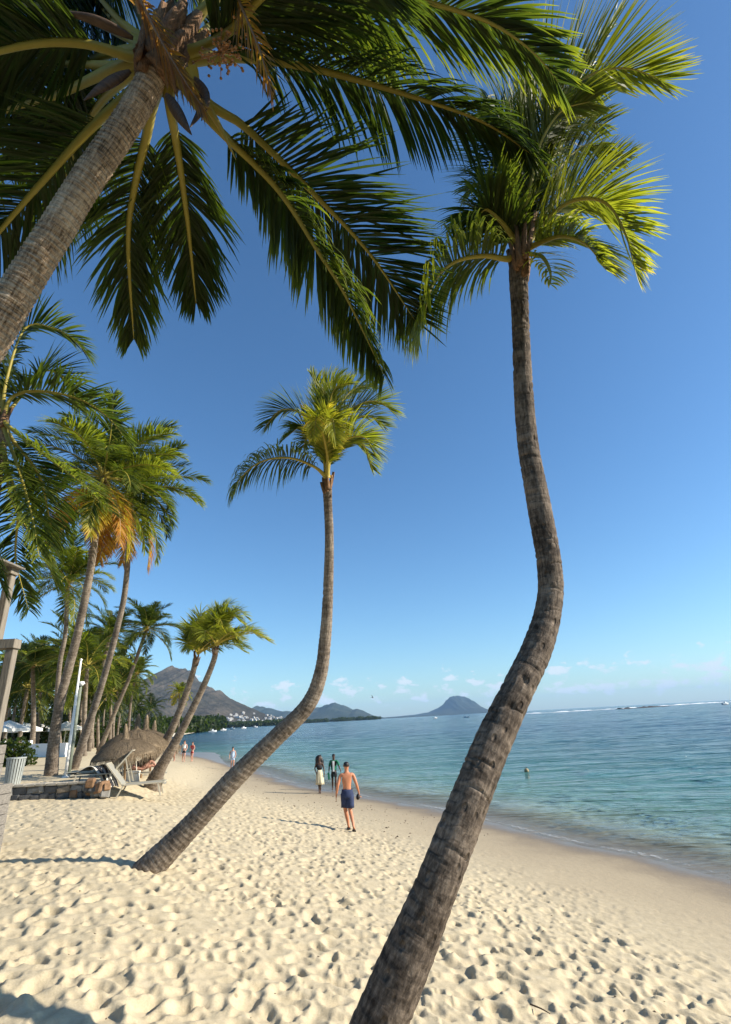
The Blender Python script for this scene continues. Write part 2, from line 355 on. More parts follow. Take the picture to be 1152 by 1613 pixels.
def build_beach():
    th = np.r_[np.linspace(-85, -44, 24, endpoint=False), np.linspace(-44, 44, 860, endpoint=False), np.linspace(44, 100, 30)]
    th = np.radians(th)
    rr = np.r_[np.linspace(0.25, 1.6, 8, endpoint=False), np.geomspace(1.6, 30, 520, endpoint=False), np.geomspace(30, 320, 90)]
    Rr, Th = np.meshgrid(rr, th, indexing='ij'); x = Rr * np.sin(Th); y = Rr * np.cos(Th)
    d = shore_d(x, y); z = np.interp(d, _gx, _gz) + terrace(x, y)
    dw = d + 1.1 * (fbm(x * 0.35, y * 0.35, 21, 3) - .5) * 2
    amp = sstep(3.4, 6.2, dw) * 0.84 + 0.16 * sstep(1.6, 3.2, dw)
    z = z + foot(x, y) * amp
    far = sstep(24, 40, Rr) * sstep(4, 8, d)
    z = z + far * 0.10 * (fbm(x * 0.8, y * 0.8, 5, 3) - .5)
    me = npmesh('beach', np.stack([x, y, z], -1), grid_quads(len(rr), len(th))[:, ::-1], True, {'sd': d.ravel()})
    m, nd, lk, b = mat('sand')
    t = nd.new('ShaderNodeTexCoord'); a = N(nd, 'ShaderNodeAttribute', attribute_name='sd')
    big = noise(nd, lk, 0.5, 4, 0.6, t.outputs['Object']); fine = noise(nd, lk, 60, 4, 0.7, t.outputs['Object']); mid = noise(nd, lk, 7, 5, 0.65, t.outputs['Object'])
    dry = ramp(nd, lk, mth(nd, lk, 'ADD', mth(nd, lk, 'MULTIPLY', mid, 0.6), mth(nd, lk, 'MULTIPLY', fine, 0.4)),
               [(0.3, (0.375, 0.308, 0.192)), (0.52, (0.495, 0.41, 0.268)), (0.72, (0.55, 0.47, 0.325))])
    sdn = mth(nd, lk, 'ADD', a.outputs['Fac'], mth(nd, lk, 'MULTIPLY', mth(nd, lk, 'SUBTRACT', big, 0.5), 2.2))
    def mr(lo, hi, smooth=True):
        n = N(nd, 'ShaderNodeMapRange', interpolation_type='SMOOTHSTEP'); lk.new(sdn, n.inputs[0])
        n.inputs[1].default_value = lo; n.inputs[2].default_value = hi; return n.outputs[0]
    damp = N(nd, 'ShaderNodeMix', data_type='RGBA'); lk.new(mr(2.0, 5.6), damp.inputs['Factor']); damp.inputs['A'].default_value = (0.385, 0.308, 0.20, 1); lk.new(dry, damp.inputs['B'])
    wet = N(nd, 'ShaderNodeMix', data_type='RGBA'); lk.new(mr(0.5, 2.3), wet.inputs['Factor']); wet.inputs['A'].default_value = (0.20, 0.155, 0.105, 1); lk.new(damp.outputs['Result'], wet.inputs['B'])
    # brown specks of weed on the smooth sand
    vo = nd.new('ShaderNodeTexVoronoi'); vo.inputs['Scale'].default_value = 3.2; lk.new(t.outputs['Object'], vo.inputs['Vector'])
    sp = mth(nd, lk, 'MULTIPLY', mth(nd, lk, 'LESS_THAN', vo.outputs['Distance'], 0.075), mth(nd, lk, 'GREATER_THAN', noise(nd, lk, 0.9, 3, .6, t.outputs['Object']), 0.52))
    spk = N(nd, 'ShaderNodeMix', data_type='RGBA'); lk.new(mth(nd, lk, 'MULTIPLY', sp, 0.55), spk.inputs['Factor']); lk.new(wet.outputs['Result'], spk.inputs['A']); spk.inputs['B'].default_value = (0.16, 0.11, 0.06, 1)
    lk.new(spk.outputs['Result'], b.inputs['Base Color'])
    rg = N(nd, 'ShaderNodeMapRange'); lk.new(mr(0.1, 1.6), rg.inputs[0]); rg.inputs[3].default_value = 0.28; rg.inputs[4].default_value = 0.95; lk.new(rg.outputs[0], b.inputs['Roughness'])
    b.inputs['Specular IOR Level'].default_value = 0.3
    n1 = bump(nd, lk, mid, 0.5, 0.025); n2 = bump(nd, lk, fine, 0.35, 0.006, n1); lk.new(n2, b.inputs['Normal'])
    tag(obj('beach', me, m), 'pale trodden sand beach', None, None, 'structure')
build_beach()

def build_sea():
    th = np.radians(np.r_[np.linspace(-90, -42, 40, endpoint=False), np.linspace(-42, 42, 470, endpoint=False), np.linspace(42, 125, 60)])
    rr = np.r_[np.geomspace(9, 110, 480, endpoint=False), np.geomspace(110, 1500, 260, endpoint=False), np.geomspace(1500, 24000, 60)]
    Rr, Th = np.meshgrid(rr, th, indexing='ij'); x = Rr * np.sin(Th); y = Rr * np.cos(Th)
    d = -shore_d(x, y)
    lap = 0.012 * np.exp(-((d - 1.2) / 1.1) ** 2) * (0.5 + fbm(x * .8, y * .8, 4, 2))
    gw = np.random.default_rng(17); sp_ = Rr * 0.0055; wav = np.zeros_like(x)
    for k in range(46):
        lam = 0.30 * (26.0 / 0.30) ** gw.random(); an = R(205) + gw.normal(0, .55); kx, ky = math.cos(an) * 2 * np.pi / lam, math.sin(an) * 2 * np.pi / lam
        wav += (0.0018 * lam if lam < 2 else 0.0014 * lam) * (1.0 if lam < 2.5 else sstep(8 * lam ** .5, 25 * lam ** .6, Rr)) * (1 - sstep(lam / 5, lam / 2.5, sp_)) * np.sin(kx * x + ky * y + gw.uniform(0, 6.28) + 1.5 * fbm(x * .2, y * .2, k, 2)) * (0.35 + 1.3 * fbm(x * .25 + k, y * .25, k + 3, 2))
    ph = d * 1.35 + 2.2 * fbm(x * 0.13, y * 0.13, 8, 2)
    rip = 0.0075 * np.sin(2 * np.pi * (d + .5 * fbm(x * .5, y * .5, 77, 3) * 2) / .62) * sstep(.15, .8, d) * (1 - sstep(4, 9, d)) * fbm(x * .6, y * .6, 71, 2) * 1.6
    z = 0.012 + lap + rip + wav * (0.25 + 0.75 * sstep(0.3, 5, d)) + 0.014 * np.sin(ph) * sstep(1.5, 7, d) * (1 - sstep(50, 90, Rr)) - 0.3 * sstep(200, 900, Rr)
    me = npmesh('sea', np.stack([x, y, z], -1), grid_quads(len(rr), len(th))[:, ::-1], True, {'sd': np.clip(d, -5, 5000).ravel()})
    m, nd, lk, b = mat('sea_water')
    t = nd.new('ShaderNodeTexCoord'); a = N(nd, 'ShaderNodeAttribute', attribute_name='sd')
    def mp(s, rz=0):
        n = nd.new('ShaderNodeMapping'); n.inputs['Scale'].default_value = s; n.inputs['Rotation'].default_value = (0, 0, rz); lk.new(t.outputs['Object'], n.inputs[0]); return n.outputs[0]
    streak = noise(nd, lk, 1.0, 4, 0.6, mp((0.018, 0.075, 1), R(-14)), 0.4)
    lg = mth(nd, lk, 'DIVIDE', mth(nd, lk, 'LOGARITHM', mth(nd, lk, 'ADD', mth(nd, lk, 'MAXIMUM', mth(nd, lk, 'MULTIPLY', a.outputs['Fac'], mth(nd, lk, 'ADD', 0.45, mth(nd, lk, 'MULTIPLY', streak, 1.1))), 0.0), 1.0), 2.718281828), 8.0)
    # log(1+d)/8:  2 m .137  6 m .243  15 m .347  30 m .43  60 m .51  150 m .63  1000 m .86
    col = ramp(nd, lk, lg, [(0.0, (0.28, 0.24, 0.165)), (0.12, (0.25, 0.265, 0.195)), (0.23, (0.105, 0.205, 0.165)), (0.33, (0.050, 0.150, 0.140)),
                            (0.44, (0.024, 0.088, 0.105)), (0.53, (0.012, 0.055, 0.10)), (0.65, (0.012, 0.058, 0.10)), (0.86, (0.014, 0.06, 0.095)), (1.0, (0.008, 0.03, 0.06))])
    lk.new(col, b.inputs['Base Color'])
    b.inputs['IOR'].default_value = 1.33; b.inputs['Specular IOR Level'].default_value = 0.36; b.inputs['Roughness'].default_value = 0.1
    w1 = noise(nd, lk, 1.0, 5, 0.6, mp((0.35, 1.15, 1), R(-22)), 0.6)
    w2 = noise(nd, lk, 1.0, 4, 0.6, mp((2.2, 4.6, 1), R(-12)), 0.5)
    w3 = noise(nd, lk, 1.0, 5, 0.62, mp((0.045, 0.20, 1), R(-10)), 0.5)
    n0 = bump(nd, lk, w3, 1.0, 2.4); n1 = bump(nd, lk, w1, 0.8, 0.34, n0); n2 = bump(nd, lk, w2, 0.5, 0.05, n1); lk.new(n2, b.inputs['Normal'])
    al = N(nd, 'ShaderNodeMapRange', interpolation_type='SMOOTHSTEP'); lk.new(a.outputs['Fac'], al.inputs[0])
    al.inputs[1].default_value = -0.1; al.inputs[2].default_value = 3.0; al.inputs[3].default_value = 0.22; al.inputs[4].default_value = 0.97
    lk.new(mth(nd, lk, 'ADD', al.outputs[0], mth(nd, lk, 'MULTIPLY', mth(nd, lk, 'SUBTRACT', w2, .5), .5), clamp=True), b.inputs['Alpha'])
    tag(obj('sea', me, m), 'calm turquoise lagoon running to the horizon', None, None, 'structure')
build_sea()

# ------------------------------------------------------------------ mountains
def horizon_y(px): return 1132 - 0.053 * (px - 576)
def mountain(name, sil, dist, half, mtl, lab, seed, rough=0.06, power=1.25, back=0.7):
    """a ridge whose skyline follows sil [(px, py)], dist metres away, falling to sea level over half metres to the front"""
    P = []
    for px, py in sil:
        r = ray(px, py); t = dist / r[1]; p = CAM + r * t; P.append((p[0], max(p[2], 2.0)))
    P = np.array(P); xs = np.linspace(P[0, 0], P[-1, 0], 220)
    s = np.interp(xs, P[:, 0], P[:, 1]); s = s * (1 + 0.11 * (fbm(np.arange(220) * .22, np.zeros(220), seed + 40, 3) - .5))
    vs_ = np.r_[-np.linspace(1, 0, 70) ** 1.0, np.linspace(0, 1, 24)[1:] * back]
    X, V = np.meshgrid(xs, vs_, indexing='xy'); S = np.broadcast_to(s, X.shape)
    Y = dist + V * half
    sc_ = 9.0 / half
    gul = fbm(X * sc_ * 1.7 + 30, Y * sc_ * 0.45, seed, 4) - .5
    Zf = S * np.clip(1 - np.abs(V) / np.where(V > 0, back, 1.0), 0, 1) ** power
    Z = Zf + gul * S.max() * rough * 4 * np.clip(np.abs(V) * 4, 0, 1) * (Zf / S.max()) ** 0.6 - 1.5
    me = npmesh(name, np.stack([X, Y, Z], -1), grid_quads(len(vs_), len(xs)), True)
    o = tag(obj(name, me, mtl), lab, None, None, 'structure')
    def h(px, py):
        r = ray(px, py); t = np.linspace((dist - half) / r[1], dist / r[1], 900); Q = CAM + r * t[:, None]
        i = np.clip(np.searchsorted(xs, Q[:, 0]), 0, len(xs) - 1); j = np.clip(np.searchsorted(vs_, (Q[:, 1] - dist) / half), 0, len(vs_) - 1)
        hit = np.argmax(Q[:, 2] < Z[j, i]); return Q[hit] if Q[hit, 2] < Z[j[hit], i[hit]] else None
    return h
def hill_mat(name, lo, mid, hi, scale):
    m, nd, lk, b = mat(name); t = nd.new('ShaderNodeTexCoord')
    f = noise(nd, lk, scale, 9, 0.68, t.outputs['Object']); g = noise(nd, lk, scale * 9, 4, 0.7, t.outputs['Object'])
    v = mth(nd, lk, 'ADD', mth(nd, lk, 'MULTIPLY', f, 0.6), mth(nd, lk, 'MULTIPLY', g, 0.4))
    lk.new(ramp(nd, lk, v, [(0.36, lo), (0.5, mid), (0.63, hi)]), b.inputs['Base Color']); b.inputs['Roughness'].default_value = 1.0; b.inputs['Specular IOR Level'].default_value = 0.0
    lk.new(bump(nd, lk, v, 1.0, 30), b.inputs['Normal'])
    return m
M_SCRUB = hill_mat('dry_scrub_hill', (0.022, 0.024, 0.018), (0.060, 0.054, 0.042), (0.12, 0.098, 0.075), 0.004)
M_BLUE = hill_mat('far_forest_hill', (0.018, 0.03, 0.024), (0.038, 0.05, 0.04), (0.075, 0.08, 0.06), 0.0015)
house_hit = mountain('mountain', [(60, 1156), (120, 1140), (160, 1122), (190, 1102), (215, 1085), (240, 1068), (258, 1057), (270, 1051), (282, 1049), (292, 1051), (304, 1061), (315, 1073), (345, 1088), (372, 1103), (392, 1112), (410, 1122),
          (430, 1128), (470, 1132.5), (520, 1134)], 3800, 1900, M_SCRUB, 'brown scrub covered pointed mountain behind the bay', 3, 0.085, 1.3)
mountain('hill_range', [(380, 1128), (398, 1115), (405, 1111), (416, 1113), (440, 1119), (470, 1122), (490, 1117), (505, 1113), (520, 1108), (528, 1106), (540, 1110), (556, 1117), (563, 1115.5), (574, 1120), (588, 1127), (605, 1130), (640, 1129), (700, 1126)],
         9000, 2600, M_BLUE, 'low blue hill range across the bay', 5, 0.05)
mountain('headland', [(590, 1131.5), (630, 1128), (655, 1125.5), (676, 1121.5), (690, 1115), (698, 1109.5), (703, 1102.5), (710, 1098), (718, 1096.5), (731, 1097), (740, 1100.5), (745, 1108), (750, 1116), (758, 1121), (770, 1122), (790, 1123), (815, 1120.5)],
         14000, 3000, M_BLUE, 'steep flat-topped blue headland on the horizon', 8, 0.05)
# ------------------------------------------------------------------ palms
def trunk_mesh(path, rad, seg=20, step=0.02, seed=0, rings=0.06, ramp_=0.035, lump=0.05, pits=0):
    """path (k,3), rad (k): a ringed trunk; attribute bc = unrolled bark coordinates"""
    L = np.linalg.norm(np.diff(np.array(path), axis=0), axis=1).sum(); n = max(12, int(L / step))
    S = spline(np.c_[np.array(path), np.array(rad)], n); P, r = S[:, :3], S[:, 3]
    T = nrm(np.gradient(P, axis=0)); s = np.linspace(0, L, n)
    X = np.zeros_like(P); x = np.cross(T[0], (0.2, 1, 0.1)); x /= np.linalg.norm(x)
    for i in range(n):
        x = x - T[i] * x.dot(T[i]); x /= np.linalg.norm(x); X[i] = x
    Y = np.cross(T, X); th = np.linspace(0, 2 * np.pi, seg, endpoint=False)
    Sg, Tg = np.meshgrid(s, th, indexing='ij'); ct, st = np.cos(Tg), np.sin(Tg)
    u = Sg / rings + 0.6 * (fbm(ct * 1.3 + 5, st * 1.3 + Sg * 1.1, seed, 2) - .5) * 2 + 2.0 * fbm(Sg * 1.3, Sg * 0 + 3, seed + 4, 2)
    saw = u - np.floor(u); scar = np.clip(1 - np.abs(saw - .93) / .10, 0, 1) * np.clip(fbm(ct * 2.2 + 3, st * 2.2 + Sg * 3, seed + 9, 2) * 3 - .9, 0, 1); step_ = np.where(saw < 0.8, saw / 0.8, (1 - saw) / 0.2)
    lum = fbm(ct * 1.1 + 9, st * 1.1 + Sg * 2.6, seed + 2, 4) - .5
    fin = fbm(ct * 5 + 9, st * 5 + Sg * 14, seed + 6, 2) - .5
    rr = r[:, None] * (1 + ramp_ * (step_ - .5) + lump * 2 * lum + ramp_ * 0.9 * fin)
    if pits:
        g = np.random.default_rng(seed + 50)
        for k in range(pits):
            s0, t0 = L * g.random() ** 1.5, g.uniform(0, 2 * np.pi); ls = g.uniform(0.02, 0.06); wt = g.uniform(0.008, 0.03); tl = g.normal(0, 0.7)
            dt = (Tg - t0 + np.pi) % (2 * np.pi) - np.pi; a = dt * r[:, None]; b = Sg - s0
            uu = (a * math.cos(tl) + b * math.sin(tl)) / ls; vv = (-a * math.sin(tl) + b * math.cos(tl)) / wt
            rr = rr - g.uniform(0.004, 0.014) * np.exp(-(uu ** 4 + vv ** 2 * 1.5))
    if pits > 100:
        for k in range(90):
            s0, t0 = L * g.random(), g.uniform(0, 2 * np.pi); ls = g.uniform(0.05, 0.13); wt = g.uniform(0.004, 0.008); tl = g.normal(0, 0.25)
            dt = (Tg - t0 + np.pi) % (2 * np.pi) - np.pi; a = dt * r[:, None]; b = Sg - s0 + .15 * a * a / .1
            uu = (a * math.cos(tl) + b * math.sin(tl)) / ls; vv = (-a * math.sin(tl) + b * math.cos(tl)) / wt
            rr = rr - g.uniform(0.006, 0.014) * np.exp(-(uu ** 4 + vv ** 2))
    V = P[:, None] + rr[..., None] * (X[:, None] * ct[..., None] + Y[:, None] * st[..., None])
    bcv = np.stack([r.mean() * ct, r.mean() * st, Sg], -1)
    V = np.concatenate([V.reshape(-1, 3)]); q = grid_quads(n, seg, True)
    return npmesh('trunk', V, q, True, {'bc': bcv.reshape(-1, 3), 'scar': scar.ravel()})

def frond_frames(P, twist=0.0):
    T = nrm(np.gradient(P, axis=0))
    o = P[-1] - P[0]; o[2] = 0
    if np.linalg.norm(o) < 0.15 * np.linalg.norm(P[-1] - P[0]): o = np.array((0.3, -1.0, 0))
    o = o / np.linalg.norm(o)
    c, s = T @ o, T[:, 2]
    Nn = np.outer(c, (0, 0, 1)) - np.outer(s, o); Nn = Nn - T * (Nn * T).sum(1)[:, None]
    Nn = nrm(Nn)
    if np.any(twist):
        tw = np.linspace(0, 1, len(P)) * twist; S = np.cross(T, Nn)
        Nn = Nn * np.cos(tw)[:, None] + S * np.sin(tw)[:, None]
    return T, Nn
def frond_meshes(P, n=70, Lmax=0.75, width=0.038, t0=0.2, droop=0.7, wind=(0, 0, 0), seed=0, tint=0.25, tip=0.35, segs=4, fold=False,
                 vlift=0.25, ang0=25, ang1=62, pr=0.035, twist=0.0, ragged=0.0, ptint=0.45, short=0.0):
    g = np.random.default_rng(seed)
    m = len(P); T, Nn = frond_frames(P, twist); tt = np.linspace(0, 1, m)
    # rachis: flattened ridge-backed tube
    rad = pr * (1 - tt) ** 0.8 * (1 + 1.1 * np.exp(-tt * 14)) + 0.0025
    S = np.cross(T, Nn); sec = [(1, 0.1), (0.55, 0.5), (0, 0.62), (-0.55, 0.5), (-1, 0.1), (-0.6, -0.55), (0, -0.85), (0.6, -0.55)]
    RV = np.stack([P + rad[:, None] * (S * a + Nn * b) for a, b in sec], 1).reshape(-1, 3)
    rach = npmesh('frond', RV, grid_quads(m, 8, True), True, {'tint': np.repeat(np.clip(ptint + 0.1 * tt, 0, 1), 8)})
    t = np.tile(np.linspace(t0, 0.995, n), 2); side = np.repeat((1.0, -1.0), n); t = np.clip(t + g.normal(0, 0.25 / n, 2 * n), t0, 1)
    u = (t - t0) / (1 - t0)
    ip = lambda A: np.stack([np.interp(t, tt, A[:, j]) for j in range(3)], 1)
    p, Tt, Nt = ip(P), nrm(ip(T)), nrm(ip(Nn)); St = np.cross(Tt, Nt) * side[:, None]
    a = np.radians(ang0 + (ang1 - ang0) * u + g.normal(0, 5, 2 * n))
    a = a + np.radians(15) * (fbm(t * 16 + side * 40, t * 0 + seed, seed, 2) - .5) * 2
    d = nrm(St * np.cos(a)[:, None] + Tt * np.sin(a)[:, None] + Nt * (vlift + g.normal(0, 0.09, 2 * n))[:, None])
    l = Lmax * np.minimum(1, 0.45 + 2.2 * u) * (1 - 0.62 * np.clip((u - 0.45) / 0.55, 0, 1) ** 1.4) * (1 + g.normal(0, 0.07, 2 * n))
    l *= np.where(g.random(2 * n) < .03, .12, 1)
    if ragged: l *= np.where(g.random(2 * n) < ragged, g.uniform(0.3, 0.75, 2 * n), 1)
    wd = np.array(wind, float); pos = p + St * (np.interp(t, tt, rad) * 0.6)[:, None]
    wv = Tt - d * (Tt * d).sum(1)[:, None]; wv = nrm(wv)
    tw = g.normal(0.35, 0.28, 2 * n) * side; nb = np.cross(d, wv); wv = wv * np.cos(tw)[:, None] + nb * np.sin(tw)[:, None]
    wp = np.interp(np.linspace(0, 1, segs + 1), (0, 0.25, 0.6, 0.85, 1), (0.5, 1, 0.85, 0.45, 0.04)); dr = droop * np.exp(g.normal(0, 0.22, 2 * n))
    st = []; tn = []; base_t = tint + g.normal(0, 0.05, 2 * n) + 0.05 * (u - .5)
    for k in range(segs + 1):
        w = (width / 2 * wp[k]) * np.minimum(1.0, 0.4 + l / Lmax)
        wk = wv - d * (wv * d).sum(1)[:, None]; wk = nrm(wk)
        if fold:
            nb = np.cross(d, wk); st += [pos - wk * w[:, None] - nb * (w * 0.45)[:, None] * side[:, None], pos, pos + wk * w[:, None] - nb * (w * 0.45)[:, None] * side[:, None]]
        else: st += [pos - wk * w[:, None], pos + wk * w[:, None]]
        tn.append(base_t + (tip - tint) * (k / segs) ** 2.2)
        pos = pos + d * (l / segs)[:, None]
        d = nrm(d + np.array((0, 0, -1.0)) * (dr / segs * (0.5 + k / segs))[:, None] + wd / segs + g.normal(0, 0.02, (2 * n, 3)))
    c = 3 if fold else 2
    V = np.stack(st, 1).reshape(-1, 3); K = c * (segs + 1); off = np.arange(2 * n) * K
    q = np.array([[k * c + j, k * c + j + 1, (k + 1) * c + j + 1, (k + 1) * c + j] for k in range(segs) for j in range(c - 1)])
    Q = (off[:, None, None] + q[None]).reshape(-1, 4)
    tin = np.repeat(np.stack(tn, 1), c, axis=1).reshape(-1)
    lm = npmesh('leaflets', V, Q, True, {'tint': np.clip(tin, 0, 1)})
    return rach, lm
def add_frond(palm, meshes, origin=(0, 0, 0), name='frond'):
    r = obj(name, meshes[0], PET, palm); r.location = tuple(origin)
    l = obj('leaflets', meshes[1], LEAF, r); l['kind'] = 'stuff'
    return r
def px_path(root, pts, d0, dd, n=30, start=None):
    """rachis path: 3D root then image points, depth going d0 -> d0+dd along the way"""
    q = [np.array(root, float)]
    pp = np.array(pts, float); seg = np.r_[0, np.cumsum(np.linalg.norm(np.diff(pp, axis=0), axis=1))]
    fr = (seg + 20) / (seg[-1] + 20)
    for (x, y), f in zip(pts, fr): q.append(at(x, y, d0 + dd * f))
    return spline(np.array(q), n)
def shift(P, o): return P - np.array(o)
def hero(palm, o, root, d0, specs):
    for i, (pts, dd, kw) in enumerate(specs):
        P = shift(px_path(root, pts, d0, dd), o)
        add_frond(palm, frond_meshes(P, **{**dict(seed=i * 7 + 1), **kw}))
def petiole_stubs(palm, c, rad, n, L, seed, axis=(0, 0, 1), name='leaf_base'):
    """broken leaf bases wrapped round the top of the trunk"""
    g = np.random.default_rng(seed); ax = nrm(np.array(axis, float)); x = nrm(np.cross(ax, (0.3, 1, 0.1))); y = np.cross(ax, x)
    for k in range(n):
        a = k * 2.4 + g.normal(0, .3); o = x * math.cos(a) + y * math.sin(a); h = g.uniform(-.25, .15) * L * 2
        p0 = np.array(c) + ax * h + o * rad * 0.75; p1 = p0 + ax * L * g.uniform(.6, 1.1) + o * L * g.uniform(.05, .28)
        m = MB(); sd = nrm(np.cross(ax, o)); w = rad * g.uniform(.55, .8)
        pts = spline([p0 - ax * L * .3, (p0 + p1) / 2 + o * .01, p1], 6)
        v = []
        for i, p in enumerate(pts):
            ww = w * (1 - 0.75 * i / 5); v += [p - sd * ww - o * .02, p + o * .02, p + sd * ww - o * .02, p - o * .025]
        m.add(v, [tuple(q) for q in grid_quads(6, 4, True)] + [(3, 2, 1, 0), (20, 21, 22, 23)])
        m.build(name, FIBRE, palm, smooth=True)
def trunk_px(spec):
    """[(px, py, width_px, depth)] -> path, radii"""
    return np.array([at(x, y, d) for x, y, w, d in spec]), np.array([w / 2 / F * d for x, y, w, d in spec])

# ---- palm leaning in from the upper left, close to the camera
pathA, radA = trunk_px([(262, 85, 37, 4.30), (243, 118, 40, 4.26), (203, 188, 42, 4.2), (137, 285, 45, 4.1), (84, 370, 48, 4.03), (34, 450, 52, 3.97), (-14, 530, 57, 3.9), (-85, 650, 66, 3.85)])
gA = np.array((-4.1, 4.2)); gA = np.array((gA[0], gA[1], hz(*gA) - 0.15))
mA = pathA[-1] * 0.45 + gA * 0.55 + np.array((-0.28, 0, 0.0))
pathA = np.vstack([gA, mA, pathA[::-1]]); radA = np.r_[0.30, 0.225, radA[::-1]]
palmA = empty('palm_tree', gA, 'big palm leaning in from the upper left, its dark crown overhead', 'palm tree', 'coconut palms on the beach')
o = gA
tm = trunk_mesh(shift(pathA, o), radA, 40, 0.009, 11, 0.042, 0.085, 0.02)
obj('trunk', tm, BARK_A, palmA)
rootA = at(262, 92, 4.28); DA = 4.28
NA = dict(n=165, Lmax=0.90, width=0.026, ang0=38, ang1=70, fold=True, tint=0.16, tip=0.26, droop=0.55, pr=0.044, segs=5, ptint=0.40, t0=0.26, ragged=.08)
def ka(**k): return {**NA, **k}
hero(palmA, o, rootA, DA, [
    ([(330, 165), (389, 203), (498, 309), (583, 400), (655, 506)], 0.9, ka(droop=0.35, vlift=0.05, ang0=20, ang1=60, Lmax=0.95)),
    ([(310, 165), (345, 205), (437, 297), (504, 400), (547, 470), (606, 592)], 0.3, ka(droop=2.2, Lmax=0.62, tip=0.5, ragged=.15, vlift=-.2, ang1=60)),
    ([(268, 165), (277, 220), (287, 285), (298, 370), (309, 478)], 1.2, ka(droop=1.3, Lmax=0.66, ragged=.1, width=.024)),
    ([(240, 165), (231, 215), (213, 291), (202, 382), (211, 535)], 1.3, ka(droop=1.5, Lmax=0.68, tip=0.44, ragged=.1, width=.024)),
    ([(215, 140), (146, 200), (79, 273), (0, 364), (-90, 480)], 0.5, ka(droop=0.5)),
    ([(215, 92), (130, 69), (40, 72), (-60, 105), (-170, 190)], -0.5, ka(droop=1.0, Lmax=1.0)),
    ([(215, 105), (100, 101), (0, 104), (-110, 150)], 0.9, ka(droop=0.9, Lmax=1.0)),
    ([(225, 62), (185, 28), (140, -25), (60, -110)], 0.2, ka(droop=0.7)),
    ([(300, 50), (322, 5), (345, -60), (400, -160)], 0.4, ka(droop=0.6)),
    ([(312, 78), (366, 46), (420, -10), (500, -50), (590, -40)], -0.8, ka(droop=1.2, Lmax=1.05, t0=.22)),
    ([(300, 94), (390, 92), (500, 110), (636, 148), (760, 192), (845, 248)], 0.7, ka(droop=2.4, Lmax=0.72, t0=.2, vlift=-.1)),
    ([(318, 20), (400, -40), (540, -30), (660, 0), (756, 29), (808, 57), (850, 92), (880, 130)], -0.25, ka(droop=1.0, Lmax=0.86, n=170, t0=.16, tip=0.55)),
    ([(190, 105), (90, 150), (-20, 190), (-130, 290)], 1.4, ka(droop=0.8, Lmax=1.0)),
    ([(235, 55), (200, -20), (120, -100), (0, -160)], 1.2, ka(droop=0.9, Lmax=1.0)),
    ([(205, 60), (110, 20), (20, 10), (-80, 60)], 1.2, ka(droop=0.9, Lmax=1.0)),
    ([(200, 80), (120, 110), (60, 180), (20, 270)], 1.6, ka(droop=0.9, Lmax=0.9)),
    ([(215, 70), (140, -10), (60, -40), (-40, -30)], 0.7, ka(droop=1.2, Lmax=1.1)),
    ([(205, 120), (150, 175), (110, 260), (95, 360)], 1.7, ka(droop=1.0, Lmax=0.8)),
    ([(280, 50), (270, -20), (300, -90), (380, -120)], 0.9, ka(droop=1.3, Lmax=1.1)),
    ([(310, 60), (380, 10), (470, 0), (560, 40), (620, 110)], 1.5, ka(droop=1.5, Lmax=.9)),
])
# dry hanging frond, broken petiole, flower sheaths and the fruit spray
add_frond(palmA, frond_meshes(shift(px_path(at(225, 20, 4.1), [(215, -10), (232, 20), (258, 70), (300, 140), (322, 172)], 4.0, -0.1), o),
          n=70, Lmax=0.36, width=0.016, tint=0.95, tip=1.0, droop=1.0, vlift=0.0, pr=0.02, t0=0.02, ang0=50, ang1=75, ptint=0.95, seed=90), name='dead_frond')
add_frond(palmA, frond_meshes(shift(px_path(at(360, -40, 4.0), [(385, 20), (410, 80), (430, 150)], 3.9, -0.1), o),
          n=40, Lmax=0.3, width=0.014, tint=0.86, tip=1.0, droop=1.0, vlift=0.0, pr=0.015, t0=0.02, ang0=50, ang1=75, ptint=0.9, seed=91), name='dead_frond')
st_ = shift(px_path(at(300, 120, 4.2), [(330, 172), (352, 210), (372, 252)], 4.2, 0.0, 10), o)
rc, lf = frond_meshes(st_, n=2, pr=0.05, ptint=0.6); so_ = obj('broken_petiole', rc, PET, palmA)
def sheath(palm, P, w, name='flower_sheath', m=None):
    P = spline(P, 14); T = nrm(np.gradient(P, axis=0)); x = nrm(np.cross(T, (0.2, 0.5, 1.0))); y = np.cross(T, x); v = []
    for i in range(14):
        t = i / 13; r = w * math.sin(math.pi * (0.06 + 0.93 * t) ** 0.8) + 0.004
        v += [P[i] + r * (x[i] * math.cos(a) + y[i] * 0.55 * math.sin(a)) for a in np.linspace(0, 2 * math.pi, 10, endpoint=False)]
    return MB().add(v, [tuple(q) for q in grid_quads(14, 10, True)]).build(name, m or M_SHEATH, palm, smooth=True)
M_SHEATH = simple('dry_sheath', (0.085, 0.05, 0.028), 0.55, 0.5, 9, 0.4, stretch=(1, 1, 6))
M_FRUIT = simple('young_fruit', (0.42, 0.20, 0.07), 0.4, 0.5, 30)
for a, b, c, w in (((205, 112), (165, 135), (132, 158), .036), ((210, 60), (150, 32), (93, 18), .034), ((262, 150), (285, 185), (302, 212), .05), ((318, 140), (315, 175), (300, 200), .032), ((300, 120), (325, 150), (318, 190), .036)):
    sheath(palmA, shift(np.array([at(*a, 4.2), at(*b, 4.08), at(*c, 4.0)]), o), w)
petiole_stubs(palmA, shift(at(256, 98, 4.28), o), 0.15, 16, 0.3, 5, pathA[-1] - pathA[-3])
petiole_stubs(palmA, shift(at(264, 84, 4.28), o), 0.20, 18, 0.34, 6, pathA[-1] - pathA[-3])
